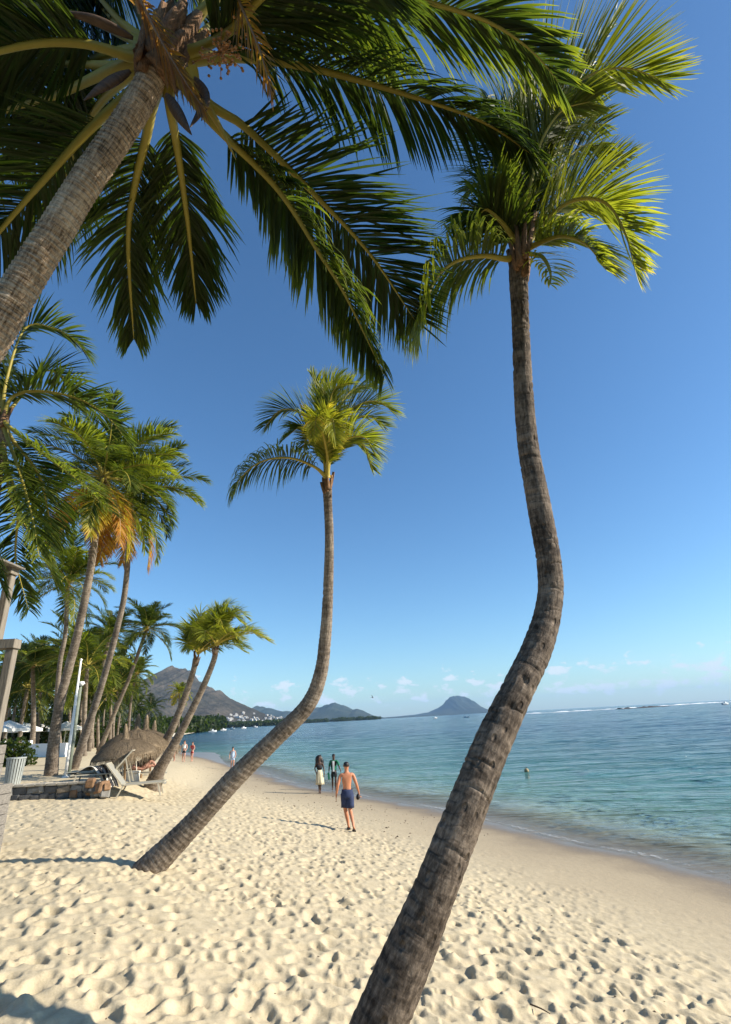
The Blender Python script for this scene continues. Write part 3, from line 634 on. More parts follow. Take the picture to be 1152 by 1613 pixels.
def fruit_spray(palm, c, ax, n, seed, size=0.013, spread=0.16):
    g = np.random.default_rng(seed); stalk = MB(); fr = MB()
    for k in range(n):
        e = np.array(c) + np.array(ax) * g.uniform(0.3, 1) + g.normal(0, spread * .42, 3)
        if k % 3 == 0: stalk.tube(spline([np.array(c), np.array(c) + np.array(ax) * .5, e], 5), 0.004, 4)
        fr.lathe([(0.002, -size), (size * .8, -size * .5), (size, 0), (size * .7, size * .6), (0.002, size)], 6, e)
    s = stalk.build('flower_stalk', M_FRUIT, palm, smooth=True)
    f = fr.build('young_fruit', M_FRUIT, palm, smooth=True); f['kind'] = 'stuff'
fruit_spray(palmA, shift(at(318, 92, 4.2), o), at(372, 74, 4.05) - at(318, 92, 4.2), 110, 3)

# ---- S-curved palm on the right, the nearest trunk
specB = [(817, 400, 30, 5.35), (817, 440, 29, 5.3), (820, 500, 27, 5.25), (824, 600, 29, 5.1), (832, 700, 32, 4.95), (850, 800, 36, 4.75), (866, 895, 38, 4.55), (865, 955, 40, 4.4),
         (846, 1022, 46, 4.2), (814, 1090, 49, 3.98), (772, 1180, 56, 3.75), (729, 1290, 61, 3.5), (686, 1400, 65, 3.3), (641, 1510, 76, 3.15), (598, 1613, 83, 3.02)]
pathB, radB = trunk_px(specB)
_db = nrm(pathB[-1] - pathB[-2]); gB = pathB[-1] + _db * ((pathB[-1][2] - hz(*pathB[-1][:2]) + .3) / -_db[2])
_g0 = gB + np.array((0, 0, .3))
pathB = np.vstack([gB, pathB[::-1]]); radB = np.r_[radB[-1] * 1.1, radB[::-1]]
palmB = empty('palm_tree', _g0, 'palm with an S-curved dark trunk rising beside the water, nearest trunk on the right', 'palm tree', 'coconut palms on the beach')
o = _g0
obj('trunk', trunk_mesh(shift(pathB, o), radB, 60, 0.009, 21, 0.085, 0.030, 0.020, pits=120), BARK_NEAR, palmB)
rootB = at(819, 398, 5.33); DB = 5.33
WB = (0.35, 0.1, 0.05)
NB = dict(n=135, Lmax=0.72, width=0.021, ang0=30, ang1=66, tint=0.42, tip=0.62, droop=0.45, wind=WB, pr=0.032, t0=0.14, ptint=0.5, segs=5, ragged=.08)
def kb(**k): return {**NB, **k}
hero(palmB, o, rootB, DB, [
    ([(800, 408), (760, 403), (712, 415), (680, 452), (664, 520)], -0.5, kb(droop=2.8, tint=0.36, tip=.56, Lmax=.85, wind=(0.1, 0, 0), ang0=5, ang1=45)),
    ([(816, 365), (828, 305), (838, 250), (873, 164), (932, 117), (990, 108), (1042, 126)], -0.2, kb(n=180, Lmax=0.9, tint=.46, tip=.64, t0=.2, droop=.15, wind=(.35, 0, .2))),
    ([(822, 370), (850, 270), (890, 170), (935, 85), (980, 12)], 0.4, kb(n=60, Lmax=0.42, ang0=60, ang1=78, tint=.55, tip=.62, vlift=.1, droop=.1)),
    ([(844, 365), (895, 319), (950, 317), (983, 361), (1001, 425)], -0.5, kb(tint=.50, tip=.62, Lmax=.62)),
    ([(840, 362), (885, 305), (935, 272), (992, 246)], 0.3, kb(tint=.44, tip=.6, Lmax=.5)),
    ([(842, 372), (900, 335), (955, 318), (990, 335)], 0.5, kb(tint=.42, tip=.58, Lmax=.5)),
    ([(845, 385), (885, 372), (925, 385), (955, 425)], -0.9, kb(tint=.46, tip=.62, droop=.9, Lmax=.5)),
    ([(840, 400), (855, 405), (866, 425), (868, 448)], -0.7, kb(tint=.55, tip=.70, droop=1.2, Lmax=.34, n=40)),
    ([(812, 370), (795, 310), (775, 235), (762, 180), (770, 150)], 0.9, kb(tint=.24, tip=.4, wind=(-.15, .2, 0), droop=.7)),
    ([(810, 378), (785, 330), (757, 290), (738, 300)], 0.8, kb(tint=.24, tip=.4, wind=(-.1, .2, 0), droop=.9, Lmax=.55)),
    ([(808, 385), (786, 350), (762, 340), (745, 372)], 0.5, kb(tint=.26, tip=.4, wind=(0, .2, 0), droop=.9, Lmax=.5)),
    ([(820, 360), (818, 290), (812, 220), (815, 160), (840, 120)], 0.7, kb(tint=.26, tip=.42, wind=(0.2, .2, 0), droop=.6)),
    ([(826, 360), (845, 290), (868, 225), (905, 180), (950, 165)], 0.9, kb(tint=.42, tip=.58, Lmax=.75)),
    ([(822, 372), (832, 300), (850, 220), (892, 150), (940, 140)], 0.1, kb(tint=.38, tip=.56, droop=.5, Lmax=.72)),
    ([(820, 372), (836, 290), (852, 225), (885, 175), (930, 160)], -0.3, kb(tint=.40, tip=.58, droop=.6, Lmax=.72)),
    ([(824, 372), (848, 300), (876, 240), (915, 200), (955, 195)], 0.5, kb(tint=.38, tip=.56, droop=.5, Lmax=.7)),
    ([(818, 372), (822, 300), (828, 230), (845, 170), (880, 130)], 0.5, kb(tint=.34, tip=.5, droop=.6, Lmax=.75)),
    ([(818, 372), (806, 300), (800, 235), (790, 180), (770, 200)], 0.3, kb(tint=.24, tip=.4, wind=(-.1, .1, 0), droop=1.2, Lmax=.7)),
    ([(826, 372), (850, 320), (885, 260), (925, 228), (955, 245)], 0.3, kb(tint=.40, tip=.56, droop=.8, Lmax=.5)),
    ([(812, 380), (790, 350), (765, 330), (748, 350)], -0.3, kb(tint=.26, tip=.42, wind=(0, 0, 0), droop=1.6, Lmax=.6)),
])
axB = pathB[-1] - pathB[-3]
petiole_stubs(palmB, shift(at(818, 420, 5.32), o), 0.10, 14, 0.24, 8, axB)
petiole_stubs(palmB, shift(at(822, 395, 5.2), o), 0.07, 8, 0.34, 9, axB)

# ---- palm with the low slanting trunk in the middle
gC = ground(236, 1366)
dC = depth_of(gC)
specC = [(516, 770, 15, dC + .9), (517, 800, 13.5, dC + .9), (519, 850, 14, dC + .88), (517, 930, 16, dC + .82), (513, 1000, 18.5, dC + .75), (505, 1062, 21, dC + .68), (484, 1112, 24, dC + .6), (435, 1162, 27, dC + .5), (372, 1224, 31, dC + .35), (304, 1298, 34, dC + .18), (236, 1368, 40, dC)]
pathC, radC = trunk_px(specC)
pathC = np.vstack([pathC[-1] + nrm(pathC[-1] - pathC[-2]) * .25, pathC[::-1]]); radC = np.r_[radC[-1] * 1.2, radC[-1] * 1.08, radC[-2::-1]]
palmC = empty('palm_tree', gC, 'slender palm whose slanting trunk bends upright, alone in the middle of the sand', 'palm tree', 'coconut palms on the beach')
o = gC
obj('trunk', trunk_mesh(shift(pathC, o), radC, 30, 0.016, 31, 0.08, 0.05, 0.035, pits=60), BARK, palmC)
DCc = dC + .9; rootC = at(515, 752, DCc)
NC = dict(n=105, Lmax=0.66, width=0.021, ang0=30, ang1=66, tint=0.48, tip=0.62, droop=0.5, wind=(.45, .05, .05), pr=0.03, t0=0.16, ptint=0.55, segs=4)
def kc(**k): return {**NC, **k}
hero(palmC, o, rootC, DCc, [
    ([(495, 735), (455, 721), (412, 727), (380, 752), (369, 778)], -0.6, kc(droop=3.0, tint=.26, tip=.42, wind=(.05, 0, 0), Lmax=.78, ang0=0, ang1=40, n=100)),
    ([(506, 700), (480, 655), (445, 645), (418, 672)], 0.5, kc(tint=.26, tip=.42, droop=.8, wind=(0, 0, 0))),
    ([(512, 690), (505, 640), (499, 605), (491, 588)], 0.4, kc(tint=.5, tip=.64, Lmax=.5, ang0=45, ang1=75, wind=(.3, 0, .1))),
    ([(517, 690), (519, 640), (528, 612), (552, 602)], -0.3, kc(tint=.5, tip=.62, Lmax=.5, wind=(.3, 0, .2))),
    ([(522, 695), (540, 655), (574, 634), (600, 634), (620, 650)], 0.3, kc(tint=.42, tip=.6, wind=(.2, 0, .1))),
    ([(524, 705), (548, 668), (580, 655), (606, 672)], 0.7, kc(tint=.4, tip=.58)),
    ([(524, 715), (550, 690), (576, 690), (590, 715)], -0.5, kc(tint=.46, tip=.6)),
    ([(516, 720), (508, 680), (500, 655), (494, 690)], -0.9, kc(tint=.60, tip=.70, droop=1.2, Lmax=.42)),
    ([(518, 705), (520, 670), (524, 660), (530, 700)], -1.1, kc(tint=.56, tip=.66, droop=.9, Lmax=.45)),
    ([(510, 710), (498, 690), (484, 690), (478, 705)], 0.6, kc(tint=.28, tip=.45, Lmax=.45)),
    ([(520, 700), (535, 640), (560, 612), (590, 608)], 0.5, kc(tint=.42, tip=.6)),
    ([(514, 700), (510, 640), (518, 605), (538, 592)], 0.6, kc(tint=.42, tip=.6, Lmax=.6)),
    ([(522, 710), (545, 690), (572, 700), (588, 740)], 0.4, kc(tint=.42, tip=.58, droop=.7, Lmax=.5)),
    ([(508, 715), (495, 690), (475, 672), (450, 690)], -0.2, kc(tint=.3, tip=.46, droop=1.2, Lmax=.55, wind=(.1, 0, 0))),
])
petiole_stubs(palmC, shift(at(516, 768, DCc), o), 0.075, 12, 0.22, 12)

# ---- palms built from shared fronds
def arc(L, e0, e1, p=1.3, n=24):
    t = np.linspace(0, 1, n); e = np.radians(e0 + (e1 - e0) * t ** p); ds = L / (n - 1)
    x = np.r_[0, np.cumsum(np.cos(e[:-1]) * ds)]; z = np.r_[0, np.cumsum(np.sin(e[:-1]) * ds)]
    return np.stack([x, 0 * x, z], 1)
SHAPES = {'spear': (80, 66), 'up': (72, 18), 'rise': (55, -12), 'out': (32, -42), 'low': (8, -66), 'hang': (-25, -82), 'skirt': (-48, -88)}
PROTO = {}
def proto(shape, tone, lod):
    k = (shape, tone, lod)
    if k not in PROTO:
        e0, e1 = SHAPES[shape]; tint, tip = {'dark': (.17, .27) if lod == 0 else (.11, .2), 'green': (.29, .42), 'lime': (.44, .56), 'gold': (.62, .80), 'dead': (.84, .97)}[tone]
        sd = abs(hash(shape)) % 1 + sum(map(ord, shape + tone))
        kw = dict(n=84, segs=4, width=.042) if lod == 0 else dict(n=46, segs=3, width=.075)
        PROTO[k] = frond_meshes(arc(3.3 if shape != 'spear' else 2.4, e0, e1), Lmax=.95 if shape != 'spear' else .35, t0=.18, droop=.9, seed=sd, tint=tint, tip=tip, pr=.04,
                                ragged=.12 if tone == 'dead' else .04, ptint=.45 if tone != 'dead' else .85, **kw)
    return PROTO[k]
def crown(palm, c, scale, seed, tones, lod=0, lean=(0, 0), mix=None, dead=0):
    g = random.Random(seed); i = 0
    mix = mix or [('spear', 1), ('up', 5), ('rise', 6), ('out', 7), ('low', 6), ('hang', 4)]
    for shape, cnt in mix + [('skirt', dead)]:
        for k in range(cnt):
            i += 1; a = i * 2.399963 + g.uniform(-.3, .3) + seed
            tone = g.choice(tones) if shape != 'skirt' else g.choice(['dead', 'dead', 'gold'])
            ms = proto(shape, tone, lod); s = scale * g.uniform(.88, 1.1) * (1.0 if shape == 'skirt' else 1)
            f = add_frond(palm, ms, c, 'frond' if shape != 'skirt' else 'dead_frond')
            M = Matrix.Rotation(lean[0], 4, 'Y') @ Matrix.Rotation(lean[1], 4, 'X') @ Matrix.Rotation(a, 4, 'Z') @ Matrix.Rotation(g.uniform(-.12, .12), 4, 'Y')
            f.rotation_euler = M.to_euler(); f.scale = (s, s, s)
def std_palm(base, top_px, label, r0, r1, scale, seed, tones, lod=0, mid=None, dead=0, lean=(0.15, 0), mix=None, dtop=0.0, bark=None, cocos=0, group='palms of the grove along the beach'):
    """base: 3D ground point; top_px: where the crown sits in the photo; mid: photo points the trunk passes through, from the base up"""
    d = depth_of(base); top = at(*top_px, d + dtop); pts = [np.array(base) - np.array((0, 0, .3)), np.array(base)]
    mids = mid or []
    for k, (x, y) in enumerate(mids): pts.append(at(x, y, d + dtop * (k + 1) / (len(mids) + 1)))
    if not mids:
        g = random.Random(seed); pts.append((np.array(base) * .55 + top * .45) + np.array((g.uniform(-.3, .3) - .2, 0, 0)))
    pts.append(top); pts = np.array(pts); L = np.linalg.norm(top - np.array(base))
    fr = np.r_[0, np.cumsum(np.linalg.norm(np.diff(pts, axis=0), axis=1))]; fr /= fr[-1]
    rad = r1 + (r0 - r1) * (0.55 * np.exp(-fr * 9) + 0.45 * (1 - fr))
    p = empty('palm_tree', base, label, 'palm tree', group)
    obj('trunk', trunk_mesh(shift(pts, base), rad, 16 if lod == 0 else 8, .04 if lod == 0 else .25, seed, .12, .06, .05), bark or BARK, p)
    crown(p, top - np.array(base), scale, seed, tones, lod, lean, mix, dead)
    if lod == 0: petiole_stubs(p, top - np.array(base) - np.array((0, 0, .1)), r1 * 1.0, 8, .4, seed)
    for k in range(cocos):
        a = k * 2.4; m = MB().lathe([(.01, -.13), (.08, -.08), (.105, 0), (.08, .08), (.01, .12)], 8)
        c = m.build('coconut', M_COCO, p, smooth=True); c.location = tuple(top - np.array(base) + np.array((.28 * math.cos(a), .28 * math.sin(a), -.25 - .08 * (k % 3))))
    return p
M_COCO = simple('coconut_husk', (0.20, 0.22, 0.05), .5, .4, 8)
# cropped palm at the left edge
dF = 9.3
gF = np.array(at(-75, 1300, dF)); gF[2] = hz(gF[0], gF[1])
palmF = empty('palm_tree', gF, 'palm at the left edge above the timber hut, its trunk mostly out of frame', 'palm tree', 'palms of the grove along the beach')
topF = at(4, 660, dF)
obj('trunk', trunk_mesh(shift(np.array([gF - (0, 0, .3), gF, at(-48, 1000, dF), at(-8, 735, dF), topF]), gF), np.array([.3, .26, .17, .14, .12]), 20, .03, 41, .07, .05, .04), BARK, palmF)
NF = dict(n=100, Lmax=0.85, width=0.034, tint=0.24, tip=0.34, droop=0.6, pr=0.04, t0=0.18, ptint=0.4, segs=4)
def kf(**k): return {**NF, **k}
hero(palmF, gF, topF, dF, [
    ([(10, 600), (40, 517), (87, 518), (122, 540), (139, 562)], 0.8, kf()),
    ([(20, 625), (62, 616), (124, 628), (170, 657), (200, 694)], 0.3, kf(Lmax=.9)),
    ([(15, 672), (77, 722), (133, 764), (172, 806)], -1.2, kf(tint=.36, tip=.45, droop=.9)),
    ([(12, 690), (30, 740), (50, 810), (62, 878)], -1.6, kf(tint=.34, tip=.45, droop=.8)),
    ([(5, 700), (20, 790), (60, 860), (92, 925)], -0.5, kf(tint=.38, tip=.45, droop=.8)),
    ([(-10, 690), (-30, 760), (-20, 850), (5, 930)], -0.9, kf(droop=.9)),
    ([(-10, 630), (-60, 600), (-120, 620)], 0.3, kf()),
    ([(-20, 660), (-90, 680), (-150, 740)], -0.3, kf()),
    ([(0, 610), (-20, 540), (-60, 500)], 0.6, kf()),
    ([(20, 640), (70, 585), (105, 600), (125, 640)], 1.4, kf()),
    ([(18, 690), (60, 745), (75, 800), (85, 860)], 0.9, kf(tint=.2)),
    ([(8, 720), (28, 800), (25, 880), (45, 960)], 1.3, kf(tint=.2, droop=.9)),
])
petiole_stubs(palmF, shift(topF, gF), .11, 8, .3, 44)
std_palm(ground(80, 1222), (163, 752), 'tall palm just behind the stone wall with gold and orange hanging fronds', .27, .115, 1.0, 3, ['green', 'green', 'lime'], 0, [(92, 1120), (122, 1000), (143, 895)], dead=7, lean=(.1, 0))
_b2 = base_at(116, 26); std_palm(_b2, (207, 778), 'tall palm with a leaning trunk and orange dead fronds right of the white pole', .22, .105, 1.0, 5, ['green', 'dark', 'lime'], 0, [(160, 1080), (186, 985), (199, 915)], dead=5, lean=(.15, 0))
std_palm(base_at(84, 30), (107, 918), 'slim upright palm half hidden behind the tall leaning palm by the wall', .17, .10, .85, 8, ['green', 'lime'], 0, [(93, 1060), (103, 1000), (106, 945)])
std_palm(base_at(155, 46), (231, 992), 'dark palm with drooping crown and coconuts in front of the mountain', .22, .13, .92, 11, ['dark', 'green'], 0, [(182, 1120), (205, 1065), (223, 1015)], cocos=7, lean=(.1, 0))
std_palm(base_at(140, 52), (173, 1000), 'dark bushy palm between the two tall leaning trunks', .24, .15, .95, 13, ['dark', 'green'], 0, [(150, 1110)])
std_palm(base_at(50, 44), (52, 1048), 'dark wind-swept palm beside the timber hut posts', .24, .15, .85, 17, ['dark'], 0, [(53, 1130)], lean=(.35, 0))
std_palm(base_at(201, 66), (215, 1062), 'smaller palm standing left of the mountain foot', .18, .12, .78, 19, ['green', 'lime'], 0, [(206, 1110)])
std_palm(base_at(279, 75), (283, 1092), 'small yellow-green palm seen between the crossed trunks before the mountain', .14, .1, .55, 23, ['lime', 'lime', 'gold'], 1)
# the crossed pair by the thatched umbrellas
gD = ground(238, 1243); dD = depth_of(gD)
def tuft(palm, o, root, d0, sc_, seed, wind=(.3, 0, 0), tones=((.47, .58), (.53, .64), (.42, .54)), flip=1.0, n=20):
    """wind-swept young crown: fronds rise, then sweep to the right"""
    g = np.random.default_rng(seed)
    for k in range(n):
        a = k * 2.4 + g.uniform(-.3, .3); up = 0.30 + 0.85 * (k % 5) / 4
        L = sc_ * g.uniform(.8, 1.1); h = np.array((math.cos(a), math.sin(a), 0)) * (1.05 - up * .75)
        p1 = root + (h * .45 + np.array((0.05, 0, up * .7))) * L * .6; p2 = root + (h * .85 + np.array((.16, 0, up * .85))) * L; p3 = root + (h * 1.1 + np.array((.30, 0, up * .85 - .25))) * L * 1.08
        t = tones[g.integers(len(tones))]
        add_frond(palm, frond_meshes(spline([root, p1, p2, p3], 20) - o, n=52, Lmax=.46 * sc_, width=.036, tint=t[0], tip=t[1], droop=.5, wind=wind, seed=seed * 31 + k, pr=.028, t0=.15, segs=4, ptint=.55))
palmD = empty('palm_tree', gD, 'lime green palm with thick leaning trunk, front one of the crossed pair', 'palm tree', 'crossed leaning palms')
sD = [(340, 1022, 9.5, dD + .3), (337, 1040, 8.5, dD + .3), (322, 1078, 9.5, dD + .25), (302, 1120, 11, dD + .2), (276, 1170, 14, dD + .1), (252, 1212, 19, dD), (240, 1242, 29, dD)]
pD, rD = trunk_px(sD); pD = np.vstack([pD[-1] - (0, 0, .3), pD[::-1]]); rD = np.r_[rD[-1], rD[::-1]]
obj('trunk', trunk_mesh(pD - gD, rD, 18, .035, 51, .12, .06, .04, pits=14), BARK, palmD)
tuft(palmD, gD, at(341, 1016, dD + .3), dD, 1.5, 5)
petiole_stubs(palmD, shift(at(339, 1026, dD + .3), gD), .1, 8, .25, 52)
gD2 = base_at(205, 23.0); dD2 = depth_of(gD2)
palmD2 = empty('palm_tree', gD2, 'palm with orange leaf bases, rear one of the crossed pair', 'palm tree', 'crossed leaning palms')
sD2 = [(309, 1038, 9.5, dD2), (305, 1056, 8.5, dD2), (296, 1085, 9.5, dD2), (283, 1120, 10.5, dD2), (266, 1158, 12, dD2), (248, 1184, 14, dD2), (228, 1203, 16, dD2), (205, 1214, 17, dD2)]
pE, rE = trunk_px(sD2); gE = pE[-1].copy(); gE[2] = hz(gE[0], gE[1]) - .2; gE[0] -= .4
pE = np.vstack([gE, pE[::-1]]); rE = np.r_[rE[-1] * 1.1, rE[::-1]]
obj('trunk', trunk_mesh(pE - gD2, rE, 18, .04, 53, .12, .06, .04), BARK, palmD2)
tuft(palmD2, gD2, at(312, 1030, dD2), dD2, 1.6, 9, tones=((.42, .54), (.28, .42), (.5, .62)))
petiole_stubs(palmD2, shift(at(309, 1040, dD2), gD2), .1, 8, .3, 54)
# the grove behind
g = random.Random(77)
GROVE = [(22, 60, 1060), (30, 48, 1085), (68, 70, 1055), (88, 55, 1075), (108, 62, 1040), (122, 78, 1066), (133, 40, 1050), (146, 66, 1028), (152, 90, 1085), (163, 74, 1060), (172, 58, 1090), (182, 82, 1075), (190, 96, 1090),
         (196, 120, 1104), (70, 95, 1090), (40, 90, 1098), (105, 110, 1100), (135, 120, 1104), (160, 130, 1108), (206, 140, 1116), (14, 75, 1040), (95, 42, 1030), (222, 150, 1118), (36, 65, 1050), (58, 58, 1070), (80, 75, 1045), (118, 90, 1060), (128, 70, 1040), (140, 85, 1055), (155, 60, 1062), (168, 95, 1072), (178, 70, 1064), (60, 110, 1080), (8, 50, 1075)]
def where(px):
    for lim, w in ((30, 'beside the timber hut'), (62, 'behind the white wall'), (92, 'behind the tall wall palm'), (118, 'behind the white pole'), (140, 'right of the lamp post'), (168, 'behind the leaning trunk'), (195, 'left of the umbrellas'), (999, 'behind the straw knots')):
        if px < lim: return w
GLAB = [('near ' if dist < 62 else 'mid-distance ' if dist < 88 else 'far ') + ('tall ' if ty < 1062 else 'low ') + ('lime-green' if i % 3 == 0 else 'dark green') + ' grove palm ' + where(px) for i, (px, dist, ty) in enumerate(GROVE)]
for l in set(GLAB):
    ix = sorted((i for i in range(len(GLAB)) if GLAB[i] == l), key=lambda i: GROVE[i][0])
    for w, i in zip({2: ['left one', 'right one'], 3: ['leftmost', 'middle one', 'rightmost']}.get(len(ix), []), ix): GLAB[i] = l + ', ' + w
for i, (px, dist, ty) in enumerate(GROVE):
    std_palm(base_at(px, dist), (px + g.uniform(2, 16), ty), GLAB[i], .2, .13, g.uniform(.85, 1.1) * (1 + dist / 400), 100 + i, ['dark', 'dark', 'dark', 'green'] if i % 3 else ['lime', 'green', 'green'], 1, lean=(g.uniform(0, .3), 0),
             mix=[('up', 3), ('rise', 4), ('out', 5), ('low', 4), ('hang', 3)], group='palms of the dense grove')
# ------------------------------------------------------------------ built things near the grove
def on_y(px, py, Y):
    r = ray(px, py); return CAM + r * (Y / r[1])
M_TIMBER = simple('weathered_timber', (0.21, 0.18, 0.14), .8, .35, 5, .5, stretch=(8, 8, .8))
M_PLANK = simple('grey_planks', (0.19, 0.17, 0.145), .85, .45, 3, .5, stretch=(.7, 6, 14))
M_DARKWOOD = simple('dark_boards', (0.075, 0.045, 0.028), .8, .4, 6)
M_WHITE = simple('white_paint', (0.78, 0.77, 0.73), .55, .05, 3)
def timber_hut():
    g0 = ground(1, 1348); Y = g0[1]; zg = g0[2]
    hut = empty('timber_hut', (g0[0], Y, zg), 'weathered timber hut with posts cropped by the left edge', 'hut')
    o = np.array((g0[0], Y, zg))
    def rx(px, py): return on_y(px, py, Y)[0] - o[0]
    def rz_(px, py): return on_y(px, py, Y)[2] - o[2]
    x0 = (rx(18, 1236) + rx(3, 1345)) / 2; z1 = rz_(10, 1233)
    n = 7
    for k in range(n):                                   # lower plinth of broad boards
        a, b = z1 * k / n - (0.25 if k == 0 else 0), z1 * (k + 1) / n - .008
        MB().box((x0 - .8, -.6, (a + b) / 2), (.8 + (.004 if k % 2 else 0), .6, (b - a) / 2)).build('plank', M_PLANK, hut, bevel=.004)
    z2 = rz_(11, 1172); x1 = rx(10, 1185)
    for k in range(4):
        a, b = z1 + (z2 - z1) * k / 4, z1 + (z2 - z1) * (k + 1) / 4 - .008
        MB().box((x1 - .7, -.5, (a + b) / 2), (.7, .48, (b - a) / 2)).build('plank', M_PLANK, hut, bevel=.004)
    z3, x3 = rz_(27, 1023), (rx(27, 1023) + rx(7, 1148)) / 2
    w = abs(rx(26, 1040) - rx(14, 1040))
    MB().box((x3 - w / 2, -w / 2, (z2 + z3) / 2), (w / 2, w / 2, (z3 - z2) / 2)).build('post', M_TIMBER, hut, bevel=.006)
    MB().box((x3 - 1.3, -w / 2, (z2 + z3) / 2), (w / 2, w / 2, (z3 - z2) / 2)).build('post', M_TIMBER, hut, bevel=.006)
    MB().box((x3 - .95, -.6, (z2 + z3) / 2), (.80, .02, (z3 - z2) / 2 - .01)).build('back_panel', M_DARKWOOD, hut)
    zb = rz_(26, 1009)
    MB().box((x3 - .8 + .02, -w * .75, (z3 + zb) / 2 + .002), (.82, w * .75, (zb - z3) / 2)).build('beam', M_TIMBER, hut, bevel=.006)
    z4, x4 = rz_(24, 908), (rx(24, 908) + rx(8, 1003)) / 2
    MB().box((x4 - w * .45, -w / 2, (zb + z4) / 2 + .003), (w * .45, w / 2, (z4 - zb) / 2)).build('post', M_TIMBER, hut, bevel=.006)
    MB().box((x4 - .95, -.6, (zb + z4) / 2), (.80, .02, (z4 - zb) / 2 - .01)).build('back_panel', M_DARKWOOD, hut)
    z5 = rz_(25, 893)
    MB().box((x4 - .8, -w * .8, (z4 + z5) / 2 + .005), (.84, w * .8, (z5 - z4) / 2)).build('beam', M_TIMBER, hut, bevel=.006)
    MB().box((x4 - .72, -.6, z5 + .03), (.88, .6, .018), m=np.array(((.995, 0, .10), (0, 1, 0), (-.10, 0, .995)))).build('roof_board', M_PLANK, hut, bevel=.004)
    for k in range(2): MB().box((x4 - .5, -1.1, (z2 + z5) / 2), (.0 + w / 2, w / 2, (z5 - z2) / 2)).build('post', M_TIMBER, hut, bevel=.006) if k == 0 else None
timber_hut()

# stone retaining wall
STONE = [simple('basalt_stone', (0.085, 0.082, 0.078), .85, .5, 7, .9), simple('grey_stone', (0.20, 0.19, 0.17), .85, .4, 7, .9),
         simple('rust_stone', (0.22, 0.125, 0.065), .85, .4, 7, .9), simple('tan_stone', (0.21, 0.165, 0.115), .85, .4, 7, .9)]
M_MORTAR = simple('mortar', (0.24, 0.22, 0.19), .95, .3, 12, .6)
M_COPE = simple('sandy_coping', (0.42, 0.37, 0.29), .9, .3, 5, .6)
def blob(w, h, d, seed, s=0.22):
    g = random.Random(seed); bm = bmesh.new(); bmesh.ops.create_cube(bm, size=1.0)
    for v in bm.verts: v.co = Vector((v.co.x * w * (1 + g.uniform(-s, s)), v.co.y * d, v.co.z * h * (1 + g.uniform(-s, s))))
    bmesh.ops.bevel(bm, geom=bm.edges[:], offset=min(w, h) * .16, segments=1, affect='EDGES')
    me = bpy.data.meshes.new('stone'); bm.to_mesh(me); bm.free(); return me
def stone_wall():
    yw = (_wl[1] + _wr[1]) / 2; xl, xr = _wl[0] - 1.2, _wr[0] - .1; zb = 1.68
    wall = empty('stone_wall', ((xl + xr) / 2, yw, zb), 'low wall of dark and rusty fieldstones holding up the terrace', 'wall')
    ox = (xl + xr) / 2
    MB().box((0, .05, .14), ((xr - xl) / 2 - .02, .13, .20)).build('mortar_core', M_MORTAR, wall)
    g = random.Random(4); top = TERR + .03
    for row, (za, zh) in enumerate(((-.06, .21), (.13, .19))):
        x = xl - ox
        while x < xr - ox - .05:
            w = min(g.uniform(.13, .42), xr - ox - x + .05); far = (x + ox - xl) / (xr - xl)
            h = zh * g.uniform(.78, 1.2)
            o = obj('stone', blob(w * 1.0, h, .16, g.random(), .32), g.choices(STONE, [6, 3, .1 + 2.2 * far ** 2, .3 + 2 * far])[0], wall); o.rotation_euler = (0, g.uniform(-.22, .22), g.uniform(-.1, .1))
            o.location = (x + w / 2, -.07 + g.uniform(-.02, .02), za + h / 2); x += w
    cp = MB()
    xs = np.linspace(xl - ox, xr - ox, 14)
    for a, b in zip(xs[:-1], xs[1:]):
        h = g.uniform(-.008, .008); o = MB().box(((a + b) / 2, .03, top + .02 + h), ((b - a) / 2 - .003, .22, .032)).build('coping_stone', M_COPE, wall, bevel=.012)
    for k in range(9):                                   # tumbled end
        s = g.uniform(.16, .30); o = obj('stone', blob(s * 1.2, s, s, 50 + k, .3), g.choice(STONE), wall)
        o.location = (xr - ox - .25 + .16 * (k % 4) + g.uniform(-.05, .05), -.16 - .12 * (k // 4) * .6 + g.uniform(-.05, .05), .10 + .13 * (k // 4)); o.rotation_euler = (g.uniform(-.4, .4), g.uniform(-.4, .4), g.uniform(0, 3))
stone_wall()
M_BIN = simple('grey_bin_slats', (0.30, 0.32, 0.30), .6, .15, 8)
def slat_bin():
    b = base_at(19, (_wl[1] + _wr[1]) / 2 + 1.0); e = empty('litter_bin', b, 'grey slatted litter bin behind the stone wall beside the hut', 'bin')
    MB().lathe([(.20, 0), (.22, .02), (.235, .72), (.215, .74)], 16).build('liner', M_DARKWOOD, e)
    for k in range(20):
        a = k * 2 * math.pi / 20; c, s = math.cos(a), math.sin(a)
        MB().bar((.215 * c, .215 * s, .02), (.262 * c, .262 * s, .78), .055, .018, (c, s, 0)).build('slat', M_BIN, e)
    MB().lathe([(.262, 0), (.285, 0), (.285, .04), (.262, .04)], 20, (0, 0, .765)).build('rim', M_BIN, e)
slat_bin()
